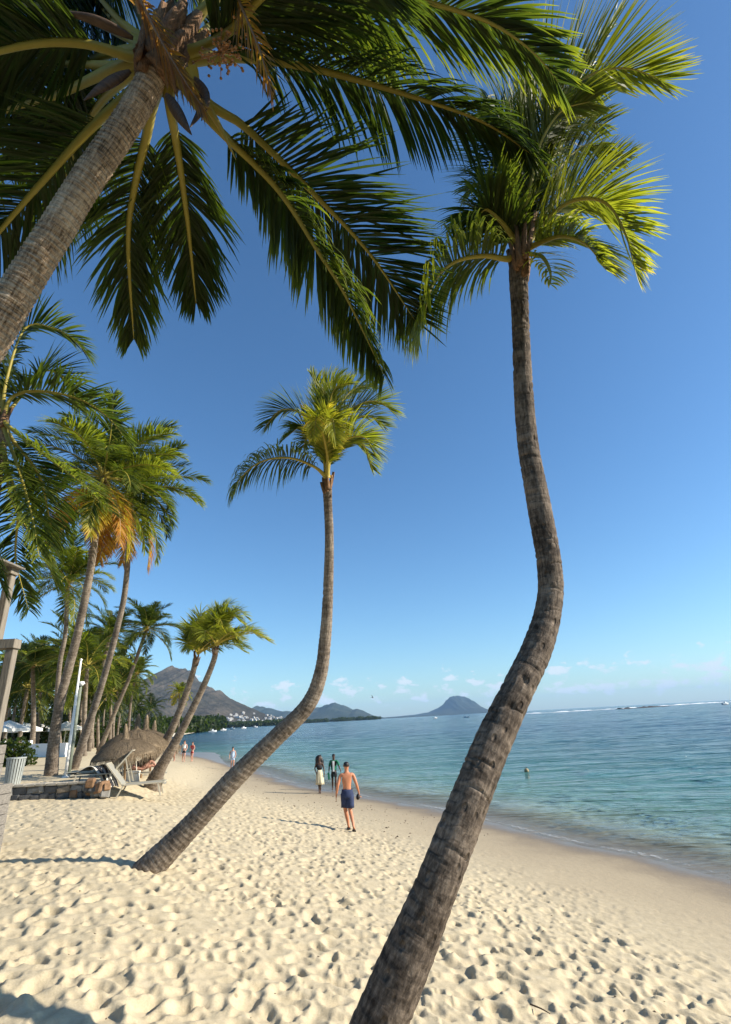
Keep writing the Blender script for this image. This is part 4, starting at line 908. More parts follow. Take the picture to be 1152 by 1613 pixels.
def pole_px(name, b, top_px, r0, r1, m, label, cat, head=None):
    d = depth_of(b); Y = b[1]; t = on_y(*top_px, Y); e = empty(name, b, label, cat)
    h = t[2] - b[2]; dx = (t[0] - b[0])
    MB().tube([(0, 0, -.2), (dx * .3, 0, h * .3), (dx, 0, h)], [r0, r0, r1], 12).build('shaft', m, e, smooth=True)
    MB().lathe([(.01, -.02), (r1 * 1.5, 0), (r1 * 1.6, .03), (.01, .07)], 12, (dx, 0, h)).build('cap', m, e, smooth=True)
    MB().lathe([(r0 * 2.2, 0), (r0 * 2.2, .03), (r0 * 1.2, .06)], 12).build('base_plate', m, e)
    if head:
        MB().tube([(dx, 0, h + .02), (dx + .12, -.02, h + .10), (dx + .2, -.03, h + .06)], .02, 8).build('bracket', M_WHITE, e, smooth=True)
        MB().lathe([(.02, .09), (.1, .08), (.12, .02), (.11, -.03), (.07, -.09), (.01, -.11)], 14, (dx + .06, -.05, h + .08)).build('lamp_head', M_WHITE, e, smooth=True)
pole_px('flagpole', ground(103, 1225), (128, 1040), .055, .035, M_WHITE, 'bare white pole standing behind the stone wall', 'pole')
M_POST = simple('green_grey_post', (0.17, 0.19, 0.145), .7, .25, 6, .2)
pole_px('lamp_post', base_at(108, 23), (127, 1080), .085, .07, M_POST, 'green-grey lamp post with a white globe just right of the white pole', 'lamp post', True)

# thatched umbrellas
M_THATCH = simple('dry_thatch', (0.205, 0.155, 0.102), .95, .55, 14, .5, spec=.1)
M_POLEWOOD = simple('umbrella_pole_wood', (0.34, 0.22, 0.12), .75, .35, 5, .3, stretch=(4, 4, .8))
def thatch_meshes():
    g = np.random.default_rng(5); rim, top = 1.5, 2.12
    prof = [(0.10, top + .02), (.35, top - .05), (.7, top - .16), (1.1, top - .38), (1.42, top - .64), (1.5, top - .74)]
    cone = MB(); n = 40
    inner = [(r * .97, z - .07) for r, z in prof][::-1]
    v = [(r * (1 + .02 * math.sin(7 * a)) * math.cos(a), r * (1 + .02 * math.sin(7 * a)) * math.sin(a), z) for r, z in prof + inner for a in np.linspace(0, 2 * math.pi, n, endpoint=False)]
    cone.add(v, [tuple(q) for q in grid_quads(len(prof) * 2, n, True)])
    m = 2600; a = g.uniform(0, 2 * np.pi, m); r0 = 1.5 * np.sqrt(g.random(m)); ln = g.uniform(.3, .6, m)
    pr = np.array(prof); V = []; 
    for k in range(m):
        aa = a[k] + g.normal(0, .05); w = g.uniform(.006, .016); lift = g.uniform(.005, .05); tip = g.uniform(-.02, .07); da = g.normal(0, .06)
        for j in range(4):
            r = r0[k] + ln[k] * j / 3 * .8; z = np.interp(r, pr[:, 0], pr[:, 1]) if r < 1.5 else top - .74 - (r - 1.5) * 1.3
            if r > 1.5: r = 1.5 + (r - 1.5) * .25
            al = aa + da * j / 3; c, s = math.cos(al), math.sin(al); z += lift + tip * j / 3; ww = w * (1 - .25 * j)
            V += [(r * c - s * ww, r * s + c * ww, z), (r * c + s * ww, r * s - c * ww, z)]
    Q = np.concatenate([np.arange(m)[:, None, None] * 8 + np.array([[0, 1, 3, 2], [2, 3, 5, 4], [4, 5, 7, 6]])[None]]).reshape(-1, 4)
    straw = npmesh('thatch_straw', V, Q, False)
    sp = MB(); sp.lathe([(.34, -.16), (.20, -.04), (.13, .12), (.10, .35), (.075, .6), (.03, .72), (.01, .74)], 14, (0, 0, top))
    for k in range(70):
        al = g.uniform(0, 6.28); c, s = math.cos(al), math.sin(al); t0 = g.uniform(-.12, .45)
        rr = np.interp(t0, (-.16, -.04, .12, .35, .6), (.34, .20, .13, .10, .075)); sp.bar((c * rr, s * rr, top + t0 + .12), (c * (rr + .04), s * (rr + .04), top + t0 - .1), .012, .006)
    return cone.mesh('canopy', True), straw, sp.mesh('top_knot', False)
TH = thatch_meshes()
PL = MB().tube([(0, 0, -.2), (.01, 0, 1.0), (0, 0, 2.2)], [.06, .055, .05], 10).mesh('pole', True)
RIBS = [MB().tube([(0, 0, 1.98), (.7 * math.cos(a), .7 * math.sin(a), 1.80), (1.35 * math.cos(a), 1.35 * math.sin(a), 1.42)], .018, 6).mesh('rib', True) for a in np.linspace(0, 2 * math.pi, 8, endpoint=False)]
def umbrella(b, s, label, rz=0):
    e = empty('thatched_umbrella', b, label, 'beach umbrella', 'thatched umbrellas', rz); e.scale = (s, s, s)
    c = obj('canopy', TH[0], M_THATCH, e); t = obj('thatch_straw', TH[1], M_THATCH, c); t['kind'] = 'stuff'
    obj('top_knot', TH[2], M_THATCH, e); obj('pole', PL, M_POLEWOOD, e)
    for r in RIBS: obj('rib', r, M_POLEWOOD, e)
    return e
U1 = ground(196, 1239)
_u = umbrella(U1, .68, 'nearest thatched umbrella, its ragged straw roof over the front sun lounger')
_u.rotation_euler = (0, R(-5), .4)
umbrella(base_at(208, 22), .84, 'thatched umbrella with the tallest straw knot, second in the row', 1)
umbrella(base_at(222, 24.5), .88, 'thatched umbrella third in the row toward the water', 2)
umbrella(base_at(236, 27), .86, 'thatched umbrella farthest right, overlapped by the crossed trunks', 3)
_t = base_at(207, 21.3); _e = empty('umbrella_plinth', _t, 'round pale plinth at the foot of the second umbrella pole', 'plinth')
M_PLINTH = simple('pale_concrete', (0.62, 0.57, 0.47), .8, .1, 8, .2)
MB().lathe([(.27, -.1), (.28, .0), (.275, .28), (.25, .30)], 24).build('drum', M_PLINTH, _e, smooth=False); MB().lathe([(.30, 0), (.30, .05), (.28, .06)], 24, (0, 0, .30)).build('lid', M_PLINTH, _e)

# sun loungers
M_FRAME = simple('cream_lounger_frame', (0.42, 0.38, 0.29), .55, .1, 6)
M_SLING = simple('lounger_sling', (0.27, 0.26, 0.22), .8, .15, 30)
def lounger_meshes():
    L, w = 1.9, .32; m = {}
    f = MB()
    for s in (-1, 1): f.bar((-.25, s * w, .32), (.95, s * w, .33), .05, .035)
    f.bar((.94, -w, .33), (.94, w, .33), .05, .035); f.bar((-.25, -w, .32), (-.25, w, .32), .04, .03); m['frame'] = f.mesh('frame')
    m['sling'] = npmesh('sling', [(x, y, .335 - .03 * math.sin(math.pi * (y + w) / (2 * w)) - (.05 * max(0, x - .75) / .2)) for x in np.linspace(-.25, .97, 9) for y in np.linspace(-w, w, 7)], grid_quads(9, 7))
    b = MB(); c, s_ = math.cos(R(50)), math.sin(R(50))
    for s in (-1, 1): b.bar((-.25, s * w, .34), (-.25 - .78 * c, s * w, .34 + .78 * s_), .05, .035)
    b.bar((-.25 - .78 * c, -w, .34 + .78 * s_), (-.25 - .78 * c, w, .34 + .78 * s_), .05, .035); m['back_frame'] = b.mesh('back_frame')
    m['backrest'] = npmesh('backrest', [(-.25 - t * c, y, .355 + t * s_ - .02 * math.sin(math.pi * (y + w) / (2 * w))) for t in np.linspace(0, .78, 6) for y in np.linspace(-w, w, 7)], grid_quads(6, 7))
    m['props'] = [MB().bar((-.25 - .5 * c, q, .34 + .5 * s_), (-.78, q, .02), .03).mesh('prop') for q in (-w + .03, w - .03)]
    m['legs'] = [MB().bar((x, s * w, .32), (x + dx, s * w, -.04), .05, .035).mesh('leg') for x, dx in ((-.2, -.18), (.78, .10)) for s in (-1, 1)]
    return m
LM = lounger_meshes()
def lounger(b, rz, label, sling=None):
    e = empty('sun_lounger', b, label, 'sun lounger', 'sun loungers under the thatched umbrellas', rz)
    obj('frame', LM['frame'], M_FRAME, e); obj('sling', LM['sling'], M_SLING, e); k = obj('back_frame', LM['back_frame'], M_FRAME, e)
    obj('backrest', LM['backrest'], M_SLING, k); [obj('prop', q, M_FRAME, e) for q in LM['props']]
    for l in LM['legs']: obj('leg', l, M_FRAME, e)
    return e
lounger(ground(207, 1253), R(14), 'empty cream sun lounger on the sand in front of the nearest umbrella')
_tl = ground(150, 1250) + np.array((0, .55, 0)); _tl[2] = hz(_tl[0], _tl[1])
lounger(_tl, R(195), 'sun lounger at the end of the stone wall, covered by a striped towel')
_l3 = base_at(219, 22.0); lounger(_l3, R(15), 'sun lounger under the second umbrella with a sunbather on it')
lounger(base_at(184, 21.5), R(150), 'dark-shaded sun lounger under the left side of the nearest umbrella')
lounger(base_at(176, 24.5), R(145), 'sun lounger in the shade behind the nearest umbrella, left of its pole')
lounger(base_at(196, 26), R(30), 'far sun lounger seen past the nearest umbrella pole')
def towel():
    m, nd, lk, b = mat('striped_towel'); a = N(nd, 'ShaderNodeAttribute', attribute_name='u')
    s = mth(nd, lk, 'GREATER_THAN', mth(nd, lk, 'FRACT', mth(nd, lk, 'MULTIPLY', a.outputs['Fac'], 3.0)), 0.42)
    lk.new(ramp(nd, lk, s, [(0.4, (0.62, 0.58, 0.5)), (0.6, (0.025, 0.025, 0.03))]), b.inputs['Base Color']); b.inputs['Roughness'].default_value = .95
    Y = _tl[1] - .30; base = ground(150, 1250)
    P = [on_y(x, y, Y) for x, y in ((98, 1222), (118, 1216), (142, 1209), (152, 1214), (160, 1232), (167, 1250))]
    P = spline(np.array(P), 26); u = np.linspace(0, 1, 15); V = []; U = []
    for i, p in enumerate(P):
        for j, w in enumerate(u): V.append(p + np.array((.10 * w, .75 * w, .03 * math.sin(i * .7 + j * .5) + .05 * w - .05 * w * w))); U.append(w)
    me = npmesh('striped_towel', np.array(V) - P[12], grid_quads(26, 15), True, {'u': U})
    o = obj('beach_towel', me, m); o.location = tuple(P[12]); sm = o.modifiers.new('s', 'SOLIDIFY'); sm.thickness = .012
    tag(o, 'black and white striped towel draped over the wall end and lounger', 'towel')
towel()

# white garden wall, parasols and shrubs in the grove
M_STUCCO = simple('white_stucco', (0.80, 0.79, 0.76), .8, .06, 2)
def garden_wall():
    a, b = base_at(-20, 44), base_at(104, 40); e = empty('white_wall', (a + b) / 2, 'low white garden wall behind the trunks at the far left', 'wall'); c = (a + b) / 2; g = random.Random(2)
    n = 9
    for k in range(n):
        p, q = a + (b - a) * k / n, a + (b - a) * (k + 1) / n - (b - a) / n * .03; h = 1.0 + .25 * (k % 3 == 1)
        MB().bar((p + (0, 0, h / 2 - .1)) - c, (q + (0, 0, h / 2 - .1)) - c, h, .2, (0, 1, 0) ).build('panel', M_STUCCO, e)
garden_wall()
M_CANVAS = simple('white_canvas', (0.80, 0.79, 0.75), .8, .05, 4)
def parasol(b, label, s=1.0):
    e = empty('parasol', b, label, 'parasol', 'white parasols in the grove'); e.scale = (s,) * 3
    MB().tube([(0, 0, -.1), (0, 0, 1.3), (0, 0, 2.6)], .03, 8).build('pole', M_WHITE, e, smooth=True)
    ap = (0, 0, 2.7); cs = [(1.6 * math.cos(a), 1.6 * math.sin(a), 2.05) for a in np.linspace(.4, .4 + 2 * math.pi, 4, endpoint=False)]
    m = MB(); m.add([ap] + cs + [(c[0], c[1], c[2] - .22) for c in cs], [(0, 1 + k, 1 + (k + 1) % 4) for k in range(4)] + [(1 + k, 5 + k, 5 + (k + 1) % 4, 1 + (k + 1) % 4) for k in range(4)]); m.build('canopy', M_CANVAS, e)
for px, dist, lab, s in ((30, 52, 'white parasol standing left, nearest the timber hut', 1.0), (99, 56, 'white parasol seen just right of the tall palm trunk', 1.0), (60, 60, 'white parasol half hidden behind trunks between the other two', 1.0), (4, 44, 'white parasol cut by the hut posts at the left edge', 1.0)):
    parasol(base_at(px, dist), lab, s)
def bush(b, r, h, seed, label, tone=.22):
    g = np.random.default_rng(seed); n = 900 if r < 4 else 2200; e = empty('shrub', b, label, 'shrub', 'shrubs in the grove')
    d = nrm(g.normal(size=(n, 3))); d[:, 2] = np.abs(d[:, 2]); rad = g.random(n) ** .4 * (.75 + .35 * fbm(d[:, 0] * 2 + 9, d[:, 1] * 2 + d[:, 2] * 2, seed, 2))
    p = d * rad[:, None] * np.array((r, r, h)); t = nrm(g.normal(size=(n, 3))); w = nrm(np.cross(t, g.normal(size=(n, 3)))); L = g.uniform(.10, .22, n)[:, None] * min(r / .9, 3.0)
    V = np.stack([p - w * L * .3, p + t * L * .5 + w * 0, p + w * L * .3, p - t * L * .5], 1).reshape(-1, 3)
    f = obj('foliage', npmesh('foliage', V, np.arange(n * 4).reshape(-1, 4), True, {'tint': np.repeat(np.clip(g.normal(tone, .07, n), 0, .6), 4)}), LEAF, e); f['kind'] = 'stuff'
    MB().tube([(0, 0, -.1), (.03, 0, h * .3), (0, .05, h * .6)], [.05, .04, .02], 6).build('stem', M_DARKWOOD, e)
for i, (px, dist, r, h, lab) in enumerate(((17, 30, 1.3, 1.5, 'rounded green shrub before the white wall at the far left'), (70, 60, 3.2, 3.4, 'large dark shrub filling the grove behind the white wall'), (125, 70, 3.5, 3.8, 'large dark shrub behind the white pole and lamp post'),
       (168, 85, 4.0, 4.2, 'dark shrub behind the leaning trunks left of the umbrellas'), (25, 62, 4.0, 4.5, 'tall dark shrub behind the leftmost white parasol'), (205, 110, 4.5, 5.0, 'dark shrub behind the umbrella straw knots'), (98, 80, 4.0, 5.0, 'tall shrub in the gap beside the tall leaning palm'), (45, 85, 5, 6, 'tall dark shrub at the back of the grove'), (118, 100, 6, 9, 'tree-high dark shrub behind the white pole'), (75, 105, 6, 9, 'tree-high dark shrub behind the wall palm'), (15, 95, 6, 9, 'tree-high dark shrub behind the hut'), (172, 120, 6, 9, 'tree-high dark shrub behind the dark bushy palm'), (150, 110, 5, 6, 'shrub at the far back of the grove right of the lamp post'), (232, 160, 6, 6, 'round shrub behind the third umbrella'))):
    bush(base_at(px, dist), r * (1.3 if dist > 70 else 1), h * (1.35 if dist > 70 else 1), 60 + i, lab, .10 if dist > 50 else .22)

# ------------------------------------------------------------------ people
def skin(name, J, E, root, m, parent, sub=2):
    ks = list(J); me = bpy.data.meshes.new(name); me.from_pydata([J[k][:3] for k in ks], [(ks.index(a), ks.index(b)) for a, b in E], [])
    o = obj(name, me, m, parent); md = o.modifiers.new('skin', 'SKIN'); md.use_smooth_shade = True; md.branch_smoothing = .4
    for i, k in enumerate(ks):
        v = me.skin_vertices[0].data[i]; r = J[k][3:]; v.radius = (r[0], r[-1]); v.use_root = (k == root)
    s = o.modifiers.new('sub', 'SUBSURF'); s.levels = sub; s.render_levels = sub
    return o
def chain(*k): return list(zip(k[:-1], k[1:]))
def fingers(J, E, wrist, d, side, tag_, curl=.35):
    """palm, four fingers and a thumb hanging along d from the wrist; side = direction of the thumb"""
    w = np.array(J[wrist][:3]); d = nrm(np.array(d, float)); sd = nrm(np.array(side, float) - d * np.dot(side, d)); n = np.cross(d, sd)
    p = w + d * .055; J['palm' + tag_] = (*p, .032, .018); E.append((wrist, 'palm' + tag_))
    for k, (off, l) in enumerate(((.030, .07), (.010, .08), (-.010, .074), (-.029, .058))):
        a = p + d * .035 + sd * off; b = a + d * l * .55 + n * l * .1 * curl; c = b + d * l * .45 + n * l * .5 * curl
        for q, x in zip('abc', (a, b, c)): J[f'f{k}{q}{tag_}'] = (*x, .0095 if q != 'c' else .007)
        E += chain('palm' + tag_, f'f{k}a{tag_}', f'f{k}b{tag_}', f'f{k}c{tag_}')
    a = p + sd * .038 - d * .01; b = a + sd * .02 + d * .04
    J['ta' + tag_] = (*a, .011); J['tb' + tag_] = (*b, .009); E += chain('palm' + tag_, 'ta' + tag_, 'tb' + tag_)
M_SKIN = simple('tanned_skin', (0.50, 0.205, 0.105), .5, .12, 5, spec=.35); M_SKIN_D = simple('dark_skin', (0.075, 0.040, 0.026), .5, .15, 6); M_SKIN_P = simple('sunburnt_skin', (0.52, 0.27, 0.19), .55, .1, 5)
M_HAIR = simple('black_hair', (0.012, 0.010, 0.010), .45, .4, 30, .5); M_EYE = simple('eye_dark', (0.01, 0.01, 0.01), .2, 0, 5); M_LIP = simple('lip', (0.25, 0.09, 0.07), .5, .1, 5)
M_SHORTS = simple('navy_shorts', (0.022, 0.034, 0.085), .85, .3, 9, .3); M_SHOE = simple('dark_sandal', (0.02, 0.014, 0.012), .6, .2, 9)
def ellipsoid(c, r, n=12, k=9, z0=-1.0, noise_=0.0, seed=0):
    c = np.array(c); V = []; g = np.random.default_rng(seed)
    for i in range(k):
        z = z0 + (1 - z0) * i / (k - 1); q = math.sqrt(max(0, 1 - z * z))
        for a in np.linspace(0, 2 * math.pi, n, endpoint=False):
            f = 1 + noise_ * g.normal(); V.append(c + np.array((r[0] * q * math.cos(a) * f, r[1] * q * math.sin(a) * f, r[2] * z)))
    return MB().add(V, [tuple(x) for x in grid_quads(k, n, True)])
def face(parent, c, h=.11):
    """nose, eyes, mouth, ears on a head centred at c facing +y"""
    c = np.array(c)
    ellipsoid(c + (0, h * .86, -h * .02), (.014, .022, .026), 8, 6).build('nose', parent.data.materials[0], parent, smooth=True)
    for s in (-1, 1):
        ellipsoid(c + (s * .033, h * .74, .018), (.013, .009, .008), 8, 6).build('eye', M_EYE, parent, smooth=True)
        ellipsoid(c + (s * .082, .005, 0), (.012, .024, .034), 8, 6).build('ear', parent.data.materials[0], parent, smooth=True)
    ellipsoid(c + (0, h * .76, -.052), (.026, .012, .008), 8, 6).build('mouth', M_LIP, parent, smooth=True)
def foot_(J, E, an, tag_, d=(0, 1, 0), pitch=0.0):
    a = np.array(J[an][:3]); d = nrm(np.array(d, float))
    J['heel' + tag_] = (*(a - d * .045 + (0, 0, -.05)), .03); J['ball' + tag_] = (*(a + d * .11 + (0, 0, -.062 - pitch)), .034, .024); J['toe' + tag_] = (*(a + d * .18 + (0, 0, -.068 - pitch)), .028, .016)
    E += [(an, 'heel' + tag_)] + chain(an, 'ball' + tag_, 'toe' + tag_)
def body(parent, J, E, m, root='pel', sub=2): return skin('body', J, E, root, m, parent, sub)
CORE = dict(pel=(0, 0, .94, .135, .10), waist=(0, 0, 1.08, .122, .088), chest=(0, 0, 1.29, .158, .105), upc=(0, -.005, 1.42, .125, .085), neck=(0, 0, 1.515, .058), jaw=(0, .018, 1.585, .068, .075), skull=(0, .008, 1.675, .080, .095), top=(0, 0, 1.745, .052, .06))
CORE_E = chain('pel', 'waist', 'chest', 'upc', 'neck', 'jaw', 'skull', 'top')
def limbs(J, E, arms, legs, k=1.0, fem=False):
    for t, s in (('L', -1), ('R', 1)):
        sh = (s * (.165 if fem else .185), 0, 1.425 if not fem else 1.41); J['sh' + t] = (*sh, .05 * k); e, w = arms[t]
        m1 = (np.array(sh) + np.array(e)) / 2
        J['ua' + t] = (*m1, .050 * k); J['el' + t] = (*e, .040 * k); J['fa' + t] = (*(np.array(e) * .65 + np.array(w) * .35), .041 * k); J['wr' + t] = (*w, .027 * k)
        E += chain('upc', 'sh' + t, 'ua' + t, 'el' + t, 'fa' + t, 'wr' + t)
        hp, kn, an = legs[t]; J['hp' + t] = (*hp, .088 * k); J['th' + t] = (*(np.array(hp) * .5 + np.array(kn) * .5), .076 * k); J['kn' + t] = (*kn, .054 * k); J['cf' + t] = (*(np.array(kn) * .62 + np.array(an) * .38 + np.array((0, -.02, 0))), .054 * k); J['an' + t] = (*an, .035 * k)
        E += chain('pel', 'hp' + t, 'th' + t, 'kn' + t, 'cf' + t, 'an' + t)
def man():
    g0 = ground(549, 1308); e = empty('person', g0, 'bare-backed person in navy shorts walking away along the sand', 'person', 'people on the beach', R(8))
    J, E = dict(CORE), list(CORE_E)
    limbs(J, E, {'L': ((-.275, -.06, 1.17), (-.315, -.0, .93)), 'R': ((.275, -.02, 1.18), (.345, .06, .95))},
          {'L': ((-.085, .01, .89), (-.055, .16, .51), (.03, .17, .095)), 'R': ((.085, 0, .89), (.07, .02, .50), (.135, -.27, .135))}, 1.12)
    J['chest'] = (0, 0, 1.29, .19, .115); J['upc'] = (0, -.005, 1.42, .165, .092)
    foot_(J, E, 'anL', 'L', (.05, 1, 0)); foot_(J, E, 'anR', 'R', (.15, 1, -.12), .035)
    fingers(J, E, 'wrL', (-.12, .12, -1), (0, 1, 0), 'L'); fingers(J, E, 'wrR', (.2, .1, -1), (0, 1, 0), 'R', 1.2)
    b = body(e, J, E, M_SKIN); face(b, (0, .012, 1.665))
    h = ellipsoid((0, -.012, 1.685), (.090, .105, .098), 16, 10, -.35, .02, 1).build('hair', M_HAIR, e, smooth=True)
    sh = MB(); n = 20; an = np.linspace(0, 2 * math.pi, n, endpoint=False); g = np.random.default_rng(2)
    sh.add([(rx * math.cos(t), ry * math.sin(t), z) for rx, ry, z in ((.150, .112, 1.045), (.158, .120, 1.0), (.178, .138, .92), (.175, .135, .85), (.10, .10, .80)) for t in an], [tuple(q) for q in grid_quads(5, n, True)])
    for t, s in (('L', -1), ('R', 1)):
        hp, kn = np.array(J['hp' + t][:3]), np.array(J['kn' + t][:3]); ps = [hp + (s * .0, 0, .04), hp * .75 + kn * .25, hp * .45 + kn * .55, hp * .16 + kn * .84]
        sh.add([p + np.array((r * math.cos(x) * (1 + .04 * math.sin(5 * x + i)), r * math.sin(x) * 1.08, 0)) for i, (p, r) in enumerate(zip(ps, (.10, .105, .108, .115))) for x in an], [tuple(q) for q in grid_quads(4, n, True)])
    so2 = sh.build('shorts', M_SHORTS, e, smooth=True); so2.modifiers.new('s', 'SOLIDIFY').thickness = .006
    for t, d in (('L', (.05, 1, 0)), ('R', (.15, 1, -.35))):
        a = np.array(J['an' + t][:3]); dd = nrm(np.array(d)); c = a + dd * .06 + (0, 0, -.088 if t == 'L' else -.10)
        m = MB().bar(c - dd * .13, c + dd * .14, .10, .022, (0, 0, 1)); m.bar(c + dd * .04 + (-.05, 0, .01), c + dd * .04 + (.0, 0, .055), .03, .01).bar(c + dd * .04 + (.0, 0, .055), c + dd * .04 + (.05, 0, .01), .03, .01); m.build('sandal', M_SHOE, e, bevel=.006)
    # what the right hand holds
    hp = e.matrix_basis @ Vector((J['palmR'][0], J['palmR'][1], J['palmR'][2])); q = ellipsoid((0, 0, -.085), (.06, .10, .085), 14, 10).build('held_bag', M_SHOE, None, smooth=True); q.location = hp; q.rotation_euler = (.3, .35, R(8))
    tag(q, 'small dark bag held in the right hand of the bare-backed walker', 'bag')
man()
M_TOP = simple('black_top', (0.02, 0.02, 0.022), .8, .3, 9); M_SKIRT = simple('cream_skirt', (0.62, 0.54, 0.36), .85, .2, 7, .5, stretch=(4, 4, .6)); M_GREEN = simple('green_shirt', (0.012, 0.16, 0.085), .8, .3, 8, .3); M_WTEE = simple('white_undershirt', (0.72, 0.75, 0.72), .8, .08, 8)
def cloth_lathe(prof, n, fn, name, m, parent):
    V = [(r * math.cos(a) * fn(a, i)[0] + ox, r * math.sin(a) * fn(a, i)[1] + oy, z) for i, (r, z, ox, oy) in enumerate(prof) for a in np.linspace(0, 2 * math.pi, n, endpoint=False)]
    o = obj(name, npmesh(name, V, grid_quads(len(prof), n, True)), m, parent); s = o.modifiers.new('s', 'SOLIDIFY'); s.thickness = .008; return o
def woman():
    g0 = ground(504, 1250); e = empty('person', g0, 'person with long black hair, dark top and cream wrap skirt by the waterline', 'person', 'people on the beach', R(188)); e.scale = (.96,) * 3
    J, E = dict(CORE), list(CORE_E); J['waist'] = (0, 0, 1.08, .10, .08); J['chest'] = (0, .01, 1.28, .125, .098)
    limbs(J, E, {'L': ((-.235, .0, 1.16), (-.25, .08, .93)), 'R': ((.24, -.04, 1.17), (.20, .10, 1.02))}, {'L': ((-.08, 0, .89), (-.05, .10, .50), (-.03, .02, .09)), 'R': ((.08, 0, .89), (.04, -.02, .5), (.02, -.26, .13))}, .9, True)
    foot_(J, E, 'anL', 'L'); foot_(J, E, 'anR', 'R', (0, 1, -.1), .03); fingers(J, E, 'wrL', (0, .1, -1), (0, 1, 0), 'L'); fingers(J, E, 'wrR', (-.3, .5, -.5), (0, 0, 1), 'R')
    b = body(e, J, E, M_SKIN_D); face(b, (0, .012, 1.665))
    cloth_lathe([(.112, 1.34, 0, .01), (.142, 1.28, 0, .012), (.132, 1.20, 0, .01), (.118, 1.14, 0, 0)], 24, lambda a, i: (1.08, .86), 'top', M_TOP, e)
    g = np.random.default_rng(3); ph = g.uniform(0, 6, 24)
    cloth_lathe([(.118, 1.10, 0, 0), (.150, .98, 0, 0), (.172, .86, -.005, .005), (.178, .70, -.01, .02), (.185, .55, -.015, .02), (.20, .42, -.02, .01)], 40, lambda a, i: (1.05 + .035 * i * math.sin(a * 7) * .6, .88 + .03 * i * math.sin(a * 7 + 1) * .6), 'skirt', M_SKIRT, e)
    h = MB()
    V = []
    prof = [(.02, 1.80), (.10, 1.785), (.155, 1.71), (.195, 1.60), (.21, 1.48), (.20, 1.36), (.16, 1.24), (.08, 1.17), (.01, 1.16)]
    for i, (r, z) in enumerate(prof):
        for a in np.linspace(0, 2 * math.pi, 26, endpoint=False):
            f = 1 + .10 * g.normal(); back = -.05 - .02 * i * .5; y = r * math.sin(a) * .72 * f + back
            y0 = .035 + .06 * min(1, abs(math.cos(a)) * 1.6)
            if z < 1.76 and y > y0: y = y0 - (y - y0) * .5
            V.append((r * math.cos(a) * f, y, z + .015 * g.normal()))
    MB().add(V, [tuple(q) for q in grid_quads(len(prof), 26, True)]).build('hair', M_HAIR, e, smooth=True)
woman()
def shirt_man():
    g0 = ground(527, 1245); e = empty('person', g0, 'person in an open green shirt over white, walking beside the long-haired person', 'person', 'people on the beach', R(183)); e.scale = (.99,) * 3
    J, E = dict(CORE), list(CORE_E)
    limbs(J, E, {'L': ((-.28, .02, 1.17), (-.36, .10, .95)), 'R': ((.25, -.02, 1.17), (.27, .02, .92))}, {'L': ((-.085, 0, .89), (-.09, .12, .50), (-.08, .06, .09)), 'R': ((.085, 0, .89), (.09, -.03, .5), (.10, -.25, .13))})
    foot_(J, E, 'anL', 'L'); foot_(J, E, 'anR', 'R', (0, 1, -.1), .03); fingers(J, E, 'wrL', (-.1, .1, -1), (0, 1, 0), 'L'); fingers(J, E, 'wrR', (0, .1, -1), (0, 1, 0), 'R')
    b = body(e, J, E, M_SKIN_D); face(b, (0, .012, 1.665)); ellipsoid((0, -.012, 1.69), (.086, .10, .09), 16, 10, -.3, .01, 1).build('hair', M_HAIR, e, smooth=True)
    S = {'u': (0, -.005, 1.42, .15, .10), 'c': (0, 0, 1.29, .178, .125), 'w': (0, 0, 1.08, .165, .125), 'p': (0, 0, .92, .165, .13)}; SE = chain('u', 'c', 'w', 'p')
    for t in 'LR':
        S['s' + t] = (*J['sh' + t][:3], .068); S['a' + t] = (*J['ua' + t][:3], .068); S['e' + t] = (*J['el' + t][:3], .058); SE += chain('u', 's' + t, 'a' + t, 'e' + t)
    skin('shirt', S, SE, 'c', M_GREEN, e)
    T = npmesh('undershirt', [(x * (1 - .25 * k / 5) + .02, .112 + .028 * math.sin(math.pi * min(1, k / 4 + .2)) + .012 * math.cos(x * 16), 1.43 - .52 * k / 5) for k in range(6) for x in np.linspace(-.062, .062, 7)], grid_quads(6, 7)); obj('undershirt', T, M_WTEE, e)
    P = {'w': (0, 0, .98, .14, .105), 'p': (0, 0, .92, .145, .11)}; PE = [('w', 'p')]
    for t in 'LR':
        hp, kn = np.array(J['hp' + t][:3]), np.array(J['kn' + t][:3]); P['h' + t] = (*hp, .10); P['k' + t] = (*(hp * .2 + kn * .8), .085); PE += chain('p', 'h' + t, 'k' + t)
    skin('shorts', P, PE, 'p', M_TOP, e)
    bag = MB().box((0, 0, -.16), (.05, .11, .17)).mesh('bag', False, .02); w = e.matrix_basis @ Vector((.30, .03, .86)); q = obj('hand_bag', bag, M_GREEN); q.location = w; q.rotation_euler = (0, .1, R(183)); tag(q, 'dark green bag hanging from the hand of the green-shirted person', 'bag')
shirt_man()
M_RED = simple('red_swimwear', (0.35, 0.05, 0.05), .8, .2, 8); M_PALE = simple('pale_blue_shirt', (0.42, 0.52, 0.66), .8, .1, 8)
